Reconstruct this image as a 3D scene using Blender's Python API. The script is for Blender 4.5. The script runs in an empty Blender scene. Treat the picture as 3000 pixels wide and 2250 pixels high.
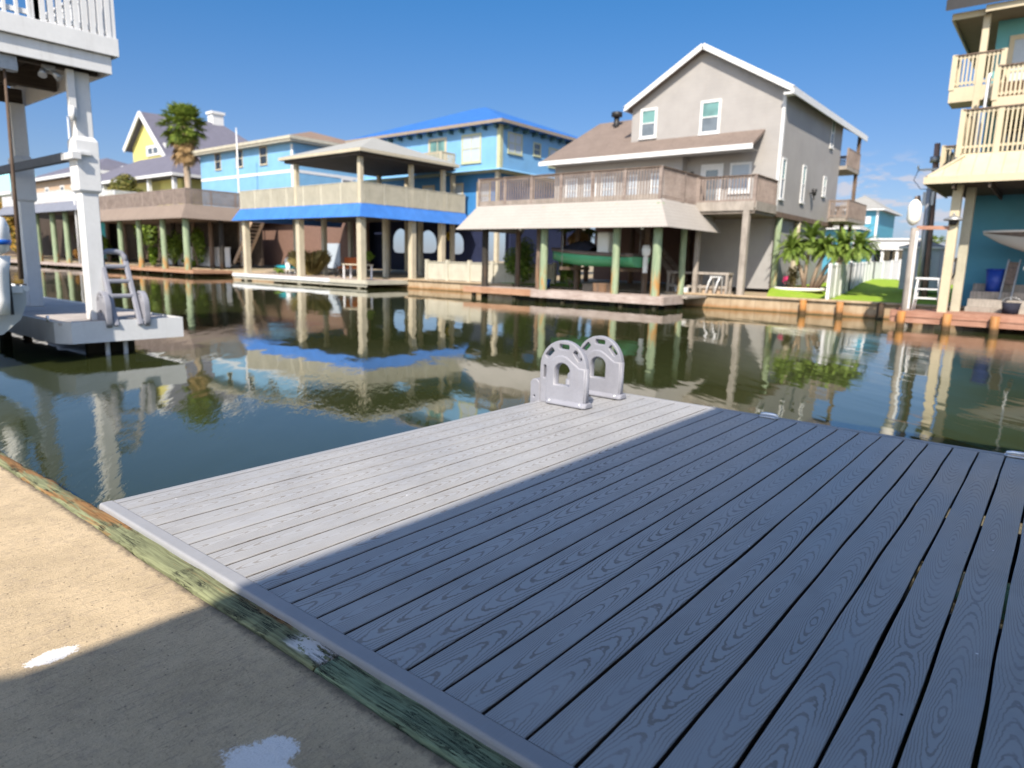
import bpy, bmesh, math, random
from mathutils import Vector, Matrix, noise as mnoise
random.seed(7)
S = bpy.context.scene
COL = S.collection
rad = math.radians
WATER = -0.9

# ------------------------------------------------------------------ node helpers
class N:
    def __init__(s, tree):
        s.t = tree; s.n = tree.nodes; s.l = tree.links
    def add(s, typ, **kw):
        n = s.n.new(typ)
        for k, v in kw.items():
            setattr(n, k, v)
        return n
    def put(s, inp, v):
        if hasattr(v, 'is_linked') or isinstance(v, bpy.types.NodeSocket):
            s.l.new(v, inp)
        elif v is not None:
            inp.default_value = v
    def m(s, op, a, b=None, c=None, clamp=False):
        n = s.add('ShaderNodeMath', operation=op, use_clamp=clamp)
        s.put(n.inputs[0], a)
        if b is not None: s.put(n.inputs[1], b)
        if c is not None: s.put(n.inputs[2], c)
        return n.outputs[0]
    def ss(s, v, lo, hi):
        n = s.add('ShaderNodeMapRange', interpolation_type='SMOOTHSTEP')
        s.put(n.inputs[0], v); n.inputs[1].default_value = lo; n.inputs[2].default_value = hi
        return n.outputs[0]
    def mix(s, f, a, b):
        n = s.add('ShaderNodeMix', data_type='RGBA')
        s.put(n.inputs[0], f)
        s.put(n.inputs[6], rgba(a)); s.put(n.inputs[7], rgba(b))
        return n.outputs[2]
    def noise(s, vec, scale, detail=3, rough=.55, dist=0.):
        n = s.add('ShaderNodeTexNoise')
        s.put(n.inputs['Vector'], vec)
        n.inputs['Scale'].default_value = scale; n.inputs['Detail'].default_value = detail
        n.inputs['Roughness'].default_value = rough; n.inputs['Distortion'].default_value = dist
        return n.outputs['Fac']
    def pos(s):
        return s.add('ShaderNodeNewGeometry').outputs['Position']
    def obj(s):
        return s.add('ShaderNodeTexCoord').outputs['Object']
    def scale(s, v, sc):
        n = s.add('ShaderNodeVectorMath', operation='MULTIPLY')
        s.put(n.inputs[0], v); n.inputs[1].default_value = sc
        return n.outputs[0]
    def xyz(s, v):
        n = s.add('ShaderNodeSeparateXYZ'); s.put(n.inputs[0], v)
        return n.outputs
    def comb(s, x, y, z):
        n = s.add('ShaderNodeCombineXYZ')
        s.put(n.inputs[0], x); s.put(n.inputs[1], y); s.put(n.inputs[2], z)
        return n.outputs[0]
    def bump(s, h, strength, dist, normal=None):
        n = s.add('ShaderNodeBump')
        n.inputs['Strength'].default_value = strength; n.inputs['Distance'].default_value = dist
        s.put(n.inputs['Height'], h)
        if normal is not None: s.l.new(normal, n.inputs['Normal'])
        return n.outputs[0]

def rgba(c):
    if isinstance(c, (tuple, list)):
        return tuple(c) + (1.,) if len(c) == 3 else tuple(c)
    return c

def newmat(name):
    m = bpy.data.materials.new(name); m.use_nodes = True
    b = m.node_tree.nodes['Principled BSDF']
    return m, N(m.node_tree), b

def setp(n, b, color=None, rough=None, normal=None, **kw):
    if color is not None: n.put(b.inputs['Base Color'], rgba(color))
    if rough is not None: n.put(b.inputs['Roughness'], rough)
    if normal is not None: n.l.new(normal, b.inputs['Normal'])
    for k, v in kw.items(): n.put(b.inputs[k], v)

MATS = {}
def paint(name, c, rough=.6, var=.12, scale=2.5, grain=None, spec=.4, metal=0., dirt=.0, bumpd=.002):
    """painted / plain surface: slow colour wander, fine mottling, optional grain direction and grime streaks"""
    if name in MATS: return MATS[name]
    m, n, b = newmat(name)
    p = n.pos()
    a = n.noise(p, scale, 4, .6)
    g = n.noise(n.scale(p, grain) if grain else p, 1. if grain else scale*9, 4, .6)
    f = n.m('ADD', n.m('MULTIPLY', a, .6), n.m('MULTIPLY', g, .4))
    f = n.ss(f, .3, .7)
    lo = tuple(x*(1-var) for x in c); hi = tuple(min(1, x*(1+var)) for x in c)
    col = n.mix(f, lo, hi)
    if dirt:
        st = n.noise(n.scale(p, (6, 6, .7)), 1., 4, .65)
        col = n.mix(n.m('MULTIPLY', n.ss(st, .52, .75), dirt), col, (.16, .13, .09))
    setp(n, b, col, rough, n.bump(g, .4, bumpd), Metallic=metal)
    b.inputs['Specular IOR Level'].default_value = spec
    MATS[name] = m
    return m

def siding(name, c, pitch=.18, rough=.6, var=.06, axis='z', dirt=.1):
    if name in MATS: return MATS[name]
    m, n, b = newmat(name)
    p = n.pos(); x, y, z = n.xyz(p)
    if axis == 'z':
        fr = n.m('FRACT', n.m('DIVIDE', z, pitch))
    else:
        fr = n.m('FRACT', n.m('DIVIDE', n.m('ADD', x, y), pitch))
    a = n.noise(p, .8, 4, .6)
    col = n.mix(n.ss(a, .3, .7), tuple(v*(1-var) for v in c), tuple(min(1, v*(1+var)) for v in c))
    st = n.noise(n.scale(p, (4, 4, .4)), 1., 4, .65)
    col = n.mix(n.m('MULTIPLY', n.ss(st, .52, .78), dirt), col, (.2, .17, .12))
    lap = n.ss(fr, .0, .12)
    setp(n, b, col, rough, n.bump(n.m('ADD', n.m('MULTIPLY', lap, 1.), n.m('MULTIPLY', fr, -.6)), .35, .008))
    MATS[name] = m
    return m

def wood(name, c1, c2, axis=0, rough=.75, sc=1., crack=.5, bumpd=.004):
    if name in MATS: return MATS[name]
    m, n, b = newmat(name)
    v = [28*sc, 28*sc, 28*sc]; v[axis] = 1.6*sc
    p = n.pos()
    g = n.noise(n.scale(p, tuple(v)), 1., 6, .65, .4)
    w = n.noise(p, 1.7*sc, 4, .6)
    f = n.ss(n.m('ADD', n.m('MULTIPLY', g, .6), n.m('MULTIPLY', w, .4)), .35, .65)
    col = n.mix(f, c1, c2)
    ck = n.ss(g, .36, .30)
    col = n.mix(n.m('MULTIPLY', ck, crack), col, tuple(x*.25 for x in c1))
    setp(n, b, col, rough, n.bump(g, .6, bumpd))
    b.inputs['Specular IOR Level'].default_value = .25
    MATS[name] = m
    return m

def shingle(name, c, rough=.9, var=.25, row=.14):
    if name in MATS: return MATS[name]
    m, n, b = newmat(name)
    p = n.pos(); x, y, z = n.xyz(p)
    a = n.noise(p, 9., 4, .7); a2 = n.noise(p, .9, 3, .6)
    f = n.ss(n.m('ADD', n.m('MULTIPLY', a, .65), n.m('MULTIPLY', a2, .35)), .32, .68)
    col = n.mix(f, tuple(v*(1-var) for v in c), tuple(min(1, v*(1+var)) for v in c))
    fr = n.m('FRACT', n.m('DIVIDE', z, row))
    col = n.mix(n.m('MULTIPLY', n.ss(fr, .16, .0), .45), col, tuple(v*.35 for v in c))
    setp(n, b, col, rough, n.bump(n.m('ADD', fr, n.m('MULTIPLY', a, .5)), .5, .01))
    b.inputs['Specular IOR Level'].default_value = .2
    MATS[name] = m
    return m

def metalroof(name, c, pitch=.45, axis=1, rough=.42, seam=.1):
    if name in MATS: return MATS[name]
    m, n, b = newmat(name)
    p = n.pos(); q = n.xyz(p)[axis]
    fr = n.m('FRACT', n.m('DIVIDE', q, pitch))
    a = n.noise(p, 1.3, 4, .6)
    col = n.mix(n.ss(a, .3, .7), tuple(v*.9 for v in c), tuple(min(1, v*1.08) for v in c))
    rib = n.ss(n.m('ABSOLUTE', n.m('SUBTRACT', fr, .5)), .43, .5)
    col = n.mix(n.m('MULTIPLY', rib, seam*3), col, tuple(v*.55 for v in c))
    setp(n, b, col, rough, n.bump(rib, .8, .02))
    MATS[name] = m
    return m

def glass(name, tint=(.05, .07, .09), rough=.06):
    if name in MATS: return MATS[name]
    m, n, b = newmat(name)
    p = n.pos()
    a = n.noise(p, .9, 2)
    setp(n, b, n.mix(n.ss(a, .4, .6), tuple(v*.8 for v in tint), tuple(v*1.25 for v in tint)), rough)
    b.inputs['Specular IOR Level'].default_value = .8
    MATS[name] = m
    return m

# ------------------------------------------------------------------ mesh builder
class MB:
    def __init__(s):
        s.v = []; s.f = []; s.smooth = []
    def add(s, vs, fs, sm=False):
        o = len(s.v)
        s.v += [tuple(v) for v in vs]
        for f in fs:
            s.f.append([i+o for i in f]); s.smooth.append(sm)
        return s
    def box(s, x0, x1, y0, y1, z0, z1):
        if x0 > x1: x0, x1 = x1, x0
        if y0 > y1: y0, y1 = y1, y0
        if z0 > z1: z0, z1 = z1, z0
        vs = [(x0,y0,z0),(x1,y0,z0),(x1,y1,z0),(x0,y1,z0),(x0,y0,z1),(x1,y0,z1),(x1,y1,z1),(x0,y1,z1)]
        return s.add(vs, [(0,3,2,1),(4,5,6,7),(0,1,5,4),(1,2,6,5),(2,3,7,6),(3,0,4,7)])
    def bar(s, a, b, w, h, up=(0,0,1)):
        """box section bar from a to b, w across, h along up"""
        a = Vector(a); b = Vector(b); d = (b-a).normalized(); u = Vector(up)
        if abs(d.dot(u)) > .98: u = Vector((1,0,0))
        r = d.cross(u).normalized(); u = r.cross(d).normalized()
        vs = []
        for p in (a, b):
            for sx, sy in ((-1,-1),(1,-1),(1,1),(-1,1)):
                vs.append(p + r*(sx*w/2) + u*(sy*h/2))
        return s.add(vs, [(3,2,1,0),(4,5,6,7),(0,1,5,4),(1,2,6,5),(2,3,7,6),(3,0,4,7)])
    def tube(s, pts, rads, n=10, cap=True, sm=True):
        pts = [Vector(p) for p in pts]
        if not hasattr(rads, '__len__'): rads = [rads]*len(pts)
        vs = []; fs = []
        prev = None
        for i, p in enumerate(pts):
            d = (pts[min(i+1, len(pts)-1)] - pts[max(i-1, 0)]).normalized()
            if prev is None:
                u = Vector((0,0,1)) if abs(d.z) < .9 else Vector((1,0,0))
                r = d.cross(u).normalized()
            else:
                r = (prev - d*prev.dot(d)).normalized()
            prev = r; u = d.cross(r)
            for k in range(n):
                t = 2*math.pi*k/n
                vs.append(p + (r*math.cos(t) + u*math.sin(t))*rads[i])
        for i in range(len(pts)-1):
            for k in range(n):
                a = i*n+k; b = i*n+(k+1) % n
                fs.append((a, b, b+n, a+n))
        s.add(vs, fs, sm)
        if cap:
            o = len(s.v)-len(vs)
            s.f.append([o+k for k in range(n)][::-1]); s.smooth.append(False)
            s.f.append([o+(len(pts)-1)*n+k for k in range(n)]); s.smooth.append(False)
        return s
    def poly(s, pts, thick, nrm):
        """flat polygon (list of 3-D points) given thickness along nrm"""
        nv = Vector(nrm)*thick; k = len(pts)
        a = [Vector(p) for p in pts]; b = [p+nv for p in a]
        fs = [tuple(range(k)), tuple(range(2*k-1, k-1, -1))]
        for i in range(k):
            j = (i+1) % k
            fs.append((j, i, i+k, j+k))
        return s.add(a+b, fs)
    def loft(s, rings, closed=True, caps=True, sm=True):
        k = len(rings[0]); vs = [p for r in rings for p in r]; fs = []
        for i in range(len(rings)-1):
            for j in range(k if closed else k-1):
                a = i*k+j; b = i*k+(j+1) % k
                fs.append((a, b, b+k, a+k))
        s.add(vs, fs, sm)
        if caps:
            o = len(s.v)-len(vs)
            s.f.append([o+j for j in range(k)][::-1]); s.smooth.append(False)
            s.f.append([o+(len(rings)-1)*k+j for j in range(k)]); s.smooth.append(False)
        return s
    def build(s, name, mat, parent=None, bevel=0., seg=1, off=None, fixn=True):
        me = bpy.data.meshes.new(name)
        o = bpy.data.objects.new(name, me); COL.objects.link(o)
        offv = Vector((0,0,0))
        if off is not None: offv = Vector(off)
        elif parent is not None: offv = world_loc(parent)
        me.from_pydata([Vector(v)-offv for v in s.v], [], s.f)
        for p, q in zip(me.polygons, s.smooth): p.use_smooth = q
        if fixn:
            bm = bmesh.new(); bm.from_mesh(me)
            bmesh.ops.recalc_face_normals(bm, faces=bm.faces[:])
            bm.to_mesh(me); bm.free()
        for m in (mat if isinstance(mat, (list, tuple)) else [mat]): me.materials.append(m)
        if parent is not None: o.parent = parent
        elif off is not None: o.location = offv
        if bevel:
            md = o.modifiers.new('bevel', 'BEVEL'); md.width = bevel; md.segments = seg; md.limit_method = 'ANGLE'
        return o

def world_loc(o):
    v = Vector(o.location)
    while o.parent is not None:
        o = o.parent; v += o.location
    return v

def tag(o, label=None, cat=None, group=None, kind=None):
    if label: o['label'] = label
    if cat: o['category'] = cat
    if group: o['group'] = group
    if kind: o['kind'] = kind
    return o

def thing(name, label, cat, loc=(0,0,0), group=None, rz=0.):
    o = bpy.data.objects.new(name, None); COL.objects.link(o)
    o.location = loc; o.empty_display_size = .2
    o.rotation_euler = (0, 0, rz)
    return tag(o, label, cat, group)

def copy_tree(o, loc, label=None, group=None, rz=None):
    r = o.copy(); COL.objects.link(r); r.location = loc
    if rz is not None: r.rotation_euler = (0, 0, rz)
    if label: r['label'] = label
    if group: r['group'] = group
    for ch in list(o.children):
        c = ch.copy(); COL.objects.link(c); c.parent = r
        for g in list(ch.children):
            d = g.copy(); COL.objects.link(d); d.parent = c
    return r

def curve_plate(name, splines, extrude, bevel, mat, parent, M, res=1):
    """flat plate with holes: first spline outer, others holes, in local 2-D; M maps (u,v,w) to world"""
    cu = bpy.data.curves.new(name+'_c', 'CURVE'); cu.dimensions = '2D'; cu.fill_mode = 'BOTH'
    for pts in splines:
        sp = cu.splines.new('POLY'); sp.points.add(len(pts)-1)
        for p, q in zip(sp.points, pts): p.co = (q[0], q[1], 0, 1)
        sp.use_cyclic_u = True
    cu.extrude = extrude; cu.bevel_depth = bevel; cu.bevel_resolution = res
    co = bpy.data.objects.new(name+'_t', cu); COL.objects.link(co)
    dg = bpy.context.evaluated_depsgraph_get()
    me = bpy.data.meshes.new_from_object(co.evaluated_get(dg))
    bpy.data.objects.remove(co); bpy.data.curves.remove(cu)
    me.transform(M)
    off = world_loc(parent) if parent else Vector((0,0,0))
    me.transform(Matrix.Translation(-off))
    bm = bmesh.new(); bm.from_mesh(me)
    bmesh.ops.remove_doubles(bm, verts=bm.verts[:], dist=1e-5)
    bmesh.ops.recalc_face_normals(bm, faces=bm.faces[:]); bm.to_mesh(me); bm.free()
    me.materials.clear(); me.materials.append(mat); me.name = name
    o = bpy.data.objects.new(name, me); COL.objects.link(o)
    if parent: o.parent = parent
    return o

def arc(cx, cy, r, a0, a1, n, ry=None):
    ry = ry or r
    return [(cx+r*math.cos(rad(a0+(a1-a0)*i/n)), cy+ry*math.sin(rad(a0+(a1-a0)*i/n))) for i in range(n+1)]

def rrect(cx, cy, w, h, r, rot=0., n=4):
    pts = []
    for sx, sy, a in ((1,1,0),(-1,1,90),(-1,-1,180),(1,-1,270)):
        pts += arc(sx*(w/2-r), sy*(h/2-r), r, a, a+90, n)
    c, s_ = math.cos(rot), math.sin(rot)
    return [(cx+c*x-s_*y, cy+s_*x+c*y) for x, y in pts]

# ------------------------------------------------------------------ palette
def deck_material():
    m, n, b = newmat('composite_decking')
    uv = n.add('ShaderNodeUVMap', uv_map='UVMap').outputs[0]
    u, v, _ = n.xyz(uv)
    rnd = n.add('ShaderNodeNewGeometry').outputs['Random Per Island']
    r10 = n.m('MULTIPLY', rnd, 37.)
    vec = n.comb(n.m('ADD', u, r10), n.m('ADD', v, r10), r10)
    slow = n.noise(n.scale(vec, (1.1, 3., 1.)), 1., 2, .5)
    jag = n.noise(n.scale(vec, (42., 30., 1.)), 1., 2, .6)
    d = n.m('ADD', .022, n.m('MULTIPLY', n.m('PINGPONG', n.m('ADD', u, r10), n.m('ADD', .75, n.m('MULTIPLY', rnd, .7))), .060))
    d = n.m('ADD', d, n.m('MULTIPLY', n.m('SUBTRACT', slow, .5), .014))
    vo = n.m('ADD', v, n.m('ADD', n.m('MULTIPLY', n.m('SUBTRACT', rnd, .5), .03), n.m('MULTIPLY', n.m('SUBTRACT', slow, .5), .04)))
    r = n.m('SQRT', n.m('ADD', n.m('MULTIPLY', vo, vo), n.m('MULTIPLY', d, d)))
    ph = n.m('ADD', n.m('DIVIDE', r, n.m('ADD', .0043, n.m('MULTIPLY', n.m('FRACT', n.m('MULTIPLY', rnd, 7.3)), .0017))), n.m('MULTIPLY', jag, .85))
    s = n.m('ABSOLUTE', n.m('SUBTRACT', n.m('FRACT', ph), .5))       # 0 mid .5 edge
    groove = n.ss(s, .28, .43)
    strength = n.ss(n.noise(n.scale(vec, (3., 8., 1.)), 1., 3, .6), .30, .58)
    groove = n.m('MULTIPLY', groove, n.m('ADD', .30, n.m('MULTIPLY', strength, .70)))
    p = n.pos()
    big = n.noise(p, 1.4, 4, .6); fine = n.noise(p, 260., 2, .6)
    base = n.mix(n.ss(big, .3, .7), (.312, .316, .326), (.360, .364, .372))
    base = n.mix(n.m('MULTIPLY', rnd, .35), base, (.315, .325, .345))
    px, py, _z = n.xyz(p)
    worn = n.m('MULTIPLY', n.ss(n.m('ADD', px, n.m('MULTIPLY', py, -1.0)), 3.0, 4.7), .75)   # scuffed smooth where people walk, lower right
    groove = n.m('MULTIPLY', groove, n.m('SUBTRACT', 1., n.m('MULTIPLY', worn, .7)))
    col = n.mix(n.m('MULTIPLY', groove, .52), base, (.13, .115, .10))  # grain tint, with the grooves' self-shading put into the colour
    smudge = n.ss(n.noise(n.scale(p, (1.6, 2.6, 1.)), 1.3, 5, .72, .6), .48, .72)
    col = n.mix(n.m('MULTIPLY', smudge, .28), col, (.20, .195, .195))
    # specks of grit and droppings
    vo_ = n.add('ShaderNodeTexVoronoi'); n.put(vo_.inputs['Vector'], p); vo_.inputs['Scale'].default_value = 9.
    sp = n.m('MULTIPLY', n.ss(vo_.outputs['Distance'], .05, .03), n.ss(n.xyz(vo_.outputs['Color'])[0], .90, .93))
    col = n.mix(sp, col, (.75, .75, .75))
    vd = n.add('ShaderNodeTexVoronoi'); n.put(vd.inputs['Vector'], p); vd.inputs['Scale'].default_value = 7.
    sd = n.m('MULTIPLY', n.ss(vd.outputs['Distance'], .04, .025), n.ss(n.xyz(vd.outputs['Color'])[1], .86, .9))
    col = n.mix(sd, col, (.03, .03, .03))
    dust = n.ss(n.noise(n.scale(p, (1.2, 4., 1.)), 2.2, 5, .7), .5, .75)
    col = n.mix(n.m('MULTIPLY', dust, .14), col, (.46, .43, .38))
    h = n.m('ADD', n.m('MULTIPLY', groove, -1.), n.m('MULTIPLY', fine, .18))
    rough = n.m('ADD', n.m('ADD', .40, n.m('MULTIPLY', groove, .5)), n.m('MULTIPLY', n.m('SUBTRACT', big, .5), .35))
    n.put(b.inputs['Specular IOR Level'], n.m('MULTIPLY', n.m('SUBTRACT', 1., groove), .6))
    setp(n, b, col, rough, n.bump(h, .35, .0010))
    return m

def concrete_material():
    m, n, b = newmat('broomed_concrete')
    p = n.pos(); x, y, z = n.xyz(p)
    big = n.noise(p, 3.2, 5, .65, .3); mid = n.noise(p, 26., 5, .7); fine = n.noise(p, 150., 4, .8)
    broom = n.noise(n.scale(p, (10., 150., 1.)), 1., 3, .65)
    col = n.mix(n.ss(big, .3, .7), (.43, .34, .22), (.55, .435, .285))
    col = n.mix(n.m('MULTIPLY', n.ss(mid, .45, .75), .45), col, (.30, .245, .19))
    col = n.mix(n.m('MULTIPLY', n.ss(fine, .56, .68), .62), col, (.11, .09, .07))
    col = n.mix(n.m('MULTIPLY', n.ss(fine, .46, .34), .4), col, (.66, .52, .36))
    col = n.mix(n.m('MULTIPLY', n.ss(broom, .55, .68), .45), col, (.17, .145, .12))
    pit = n.add('ShaderNodeTexVoronoi'); n.put(pit.inputs['Vector'], p); pit.inputs['Scale'].default_value = 62.
    pm = n.m('MULTIPLY', n.ss(n.m('ADD', pit.outputs['Distance'], n.m('MULTIPLY', n.m('SUBTRACT', fine, .5), .6)), .20, .10), n.ss(n.xyz(pit.outputs['Color'])[0], .72, .9))
    col = n.mix(n.m('MULTIPLY', pm, .8), col, (.09, .075, .06))
    # gap shadow along the timber cap, painted into the concrete colour
    gr = n.m('MULTIPLY', n.ss(n.m('ADD', x, n.m('MULTIPLY', n.m('SUBTRACT', mid, .5), .05)), -.19, -.155), .75)
    col = n.mix(gr, col, (.06, .055, .045))
    # two splashes of white paint
    edge = n.noise(p, 24., 5, .75); edge2 = n.noise(p, 120., 4, .8)
    w = n.m('ADD', n.m('MULTIPLY', n.m('SUBTRACT', edge, .5), .15), n.m('MULTIPLY', n.m('SUBTRACT', edge2, .5), .15))
    mask = None
    for cx, cy, rx, ry in ((-.612, -.872, .075, .038), (-.462, -1.735, .070, .115), (-.405, -1.715, .060, .060), (-.49, -1.80, .04, .06)):
        dx = n.m('DIVIDE', n.m('SUBTRACT', x, cx), rx); dy = n.m('DIVIDE', n.m('SUBTRACT', y, cy), ry)
        d = n.m('SQRT', n.m('ADD', n.m('MULTIPLY', dx, dx), n.m('MULTIPLY', dy, dy)))
        k = n.ss(n.m('ADD', n.ss(n.m('ADD', d, n.m('MULTIPLY', n.m('SUBTRACT', edge, .5), 1.0)), 1.45, .35), n.m('MULTIPLY', n.m('SUBTRACT', edge2, .5), 1.5)), .40, .62)
        mask = k if mask is None else n.m('MAXIMUM', mask, k)
    col = n.mix(n.m('MULTIPLY', mask, .92), col, (.80, .80, .80))
    h = n.m('ADD', n.m('ADD', fine, n.m('MULTIPLY', mid, 1.2)), n.m('ADD', n.m('MULTIPLY', broom, .8), n.m('MULTIPLY', pm, -1.5)))
    setp(n, b, col, .9, n.bump(h, .8, .0050))
    b.inputs['Specular IOR Level'].default_value = .2
    return m

def cap_material(name, green, rust, white_y=None):
    m, n, b = newmat(name)
    p = n.pos(); x, y, z = n.xyz(p)
    gr = n.noise(n.scale(p, (95., 4.2, 40.)), 1., 6, .68, .7)
    w = n.noise(n.scale(p, (16., 2.4, 6.)), 1., 5, .65, .5)
    col = n.mix(n.ss(gr, .35, .65), tuple(v*.62 for v in green), tuple(v*1.25 for v in green))
    # rusty brown streaks, stronger towards the far end of the board
    far = n.ss(y, -1.1, .9)
    rs = n.ss(n.m('ADD', n.m('ADD', w, n.m('MULTIPLY', far, .17)), n.m('MULTIPLY', x, 1.2)), .47, .60)
    col = n.mix(n.m('MULTIPLY', rs, .9), col, n.mix(n.ss(gr, .35, .62), tuple(v*.55 for v in rust), rust))
    ck = n.noise(n.scale(p, (60., 2.4, 30.)), 1., 5, .75, 1.2)
    cm = n.ss(n.m('ABSOLUTE', n.m('SUBTRACT', ck, .5)), .030, .008)
    msk = n.ss(n.noise(p, 5.5, 3, .6), *((.50, .62) if white_y else (.42, .56)))
    cm = n.m('MULTIPLY', cm, msk)
    vk = n.add('ShaderNodeTexVoronoi'); n.put(vk.inputs['Vector'], p); vk.inputs['Scale'].default_value = 4.6
    knot = n.m('MULTIPLY', n.ss(vk.outputs['Distance'], .085, .05), n.ss(n.xyz(vk.outputs['Color'])[0], .70, .74))
    col = n.mix(n.m('MULTIPLY', knot, .85), col, (.05, .03, .015))
    if white_y:
        wm = n.m('MULTIPLY', n.ss(y, white_y+.21, white_y+.14), n.ss(n.m('ADD', x, n.m('MULTIPLY', w, .05)), -.112, -.098))
        flake = n.ss(n.noise(n.scale(p, (70., 22., 10.)), 1., 4, .7), .58, .52)
        col = n.mix(n.m('MULTIPLY', n.m('MULTIPLY', wm, flake), .9), col, (.62, .61, .60))
    col = n.mix(cm, col, (.012, .011, .008))
    h = n.m('ADD', n.m('MULTIPLY', gr, .8), n.m('MULTIPLY', cm, -2.5))
    setp(n, b, col, .82, n.bump(h, .8, .004))
    b.inputs['Specular IOR Level'].default_value = .25
    return m

def water_material():
    m, n, b = newmat('canal_water')
    p = n.pos()
    mp = n.add('ShaderNodeMapping'); n.put(mp.inputs['Vector'], p)
    mp.inputs['Rotation'].default_value = (0, 0, rad(-51))
    q = mp.outputs[0]                               # x now across the line of sight
    small = n.noise(n.scale(q, (.55, 1.9, 1.)), 1.5, 1.5, .45, .3)
    swell = n.noise(n.scale(q, (.30, 1., 1.)), .42, 3, .5)
    patch = n.ss(n.noise(n.scale(q, (.10, .20, 1.)), 1., 3, .55), .45, .64)
    fine = n.noise(n.scale(q, (1.5, 6., 1.)), 2.3, 3, .55, .3)
    h = n.m('ADD', n.m('MULTIPLY', swell, .024), n.m('MULTIPLY', small, .0034))
    h = n.m('ADD', h, n.m('MULTIPLY', n.m('MULTIPLY', fine, patch), .0032))
    col = n.mix(n.ss(n.noise(p, .12, 3), .35, .65), (.024, .031, .010), (.034, .042, .015))
    setp(n, b, col, .03, n.bump(h, 1., 1.))
    b.inputs['IOR'].default_value = 1.34
    b.inputs['Specular IOR Level'].default_value = 1.
    return m

def grass_material():
    m, n, b = newmat('mown_grass')
    p = n.pos()
    a = n.noise(p, 38., 4, .7); c = n.noise(p, 1.6, 4, .6)
    col = n.mix(n.ss(a, .3, .7), (.14, .24, .015), (.30, .44, .05))
    col = n.mix(n.m('MULTIPLY', n.ss(c, .45, .7), .5), col, (.34, .38, .08))
    setp(n, b, col, .9, n.bump(a, .6, .02))
    b.inputs['Specular IOR Level'].default_value = .15
    return m

def soil_material():
    m, n, b = newmat('sandy_soil')
    p = n.pos()
    a = n.noise(p, 14., 5, .7); c = n.noise(p, .7, 4, .6)
    col = n.mix(n.ss(a, .3, .7), (.26, .20, .13), (.38, .30, .21))
    col = n.mix(n.m('MULTIPLY', n.ss(c, .5, .66), .6), col, (.12, .17, .05))
    setp(n, b, col, .95, n.bump(a, .7, .03))
    return m

def leaf_material(name, dark, light, trans=.25):
    m, n, b = newmat(name)
    rnd = n.add('ShaderNodeNewGeometry').outputs['Random Per Island']
    a = n.noise(n.pos(), 1.8, 3)
    f = n.m('ADD', n.m('MULTIPLY', rnd, .7), n.m('MULTIPLY', n.ss(a, .35, .65), .3))
    col = n.mix(f, dark, light)
    setp(n, b, col, .55)
    b.inputs['Specular IOR Level'].default_value = .3
    t = n.add('ShaderNodeBsdfTranslucent'); n.put(t.inputs['Color'], col)
    mx = n.add('ShaderNodeMixShader'); mx.inputs[0].default_value = trans
    n.l.new(b.outputs[0], mx.inputs[1]); n.l.new(t.outputs[0], mx.inputs[2])
    out = [x for x in n.n if x.type == 'OUTPUT_MATERIAL'][0]
    n.l.new(mx.outputs[0], out.inputs[0])
    return m

def bulkhead_material():
    m, n, b = newmat('stained_bulkhead')
    p = n.pos(); x, y, z = n.xyz(p)
    a = n.noise(n.scale(p, (3., 3., 1.2)), 1., 5, .65)
    st = n.noise(n.scale(p, (5., 5., .6)), 1., 4, .6)
    col = n.mix(n.ss(a, .3, .7), (.31, .225, .14), (.42, .325, .22))
    col = n.mix(n.m('MULTIPLY', n.ss(n.m('ADD', z, n.m('MULTIPLY', a, .25)), -.52, -.72), .8), col, (.30, .14, .045))
    col = n.mix(n.m('MULTIPLY', n.ss(n.m('ADD', z, n.m('MULTIPLY', a, .10)), -.76, -.84), .85), col, (.05, .05, .02))
    seam = n.ss(n.m('ABSOLUTE', n.m('SUBTRACT', n.m('FRACT', n.m('DIVIDE', y, 1.22)), .5)), .485, .497)
    col = n.mix(n.m('MULTIPLY', seam, .6), col, (.10, .07, .04))
    col = n.mix(n.m('MULTIPLY', n.ss(st, .55, .75), .4), col, (.24, .15, .08))
    setp(n, b, col, .85, n.bump(n.m('SUBTRACT', a, n.m('MULTIPLY', seam, .6)), .6, .02))
    return m

def pile_material(name, c1, c2, rust=.6):
    """treated round pile: greenish wood, rusty runs near the foot, dark tide band at the water"""
    m, n, b = newmat(name)
    p = n.pos(); x, y, z = n.xyz(p)
    g = n.noise(n.scale(p, (14., 14., 1.1)), 1., 5, .65, .3)
    w = n.noise(n.scale(p, (3., 3., .7)), 1., 4, .6)
    col = n.mix(n.ss(g, .34, .66), c1, c2)
    low = n.ss(n.m('ADD', z, n.m('MULTIPLY', w, -1.6)), .35, -.75)
    col = n.mix(n.m('MULTIPLY', n.m('MULTIPLY', low, n.ss(w, .45, .6)), rust), col, (.38, .17, .04))
    col = n.mix(n.m('MULTIPLY', n.ss(z, -.62, -.80), .85), col, (.035, .03, .018))
    setp(n, b, col, .8, n.bump(g, .7, .008))
    b.inputs['Specular IOR Level'].default_value = .25
    return m

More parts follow.
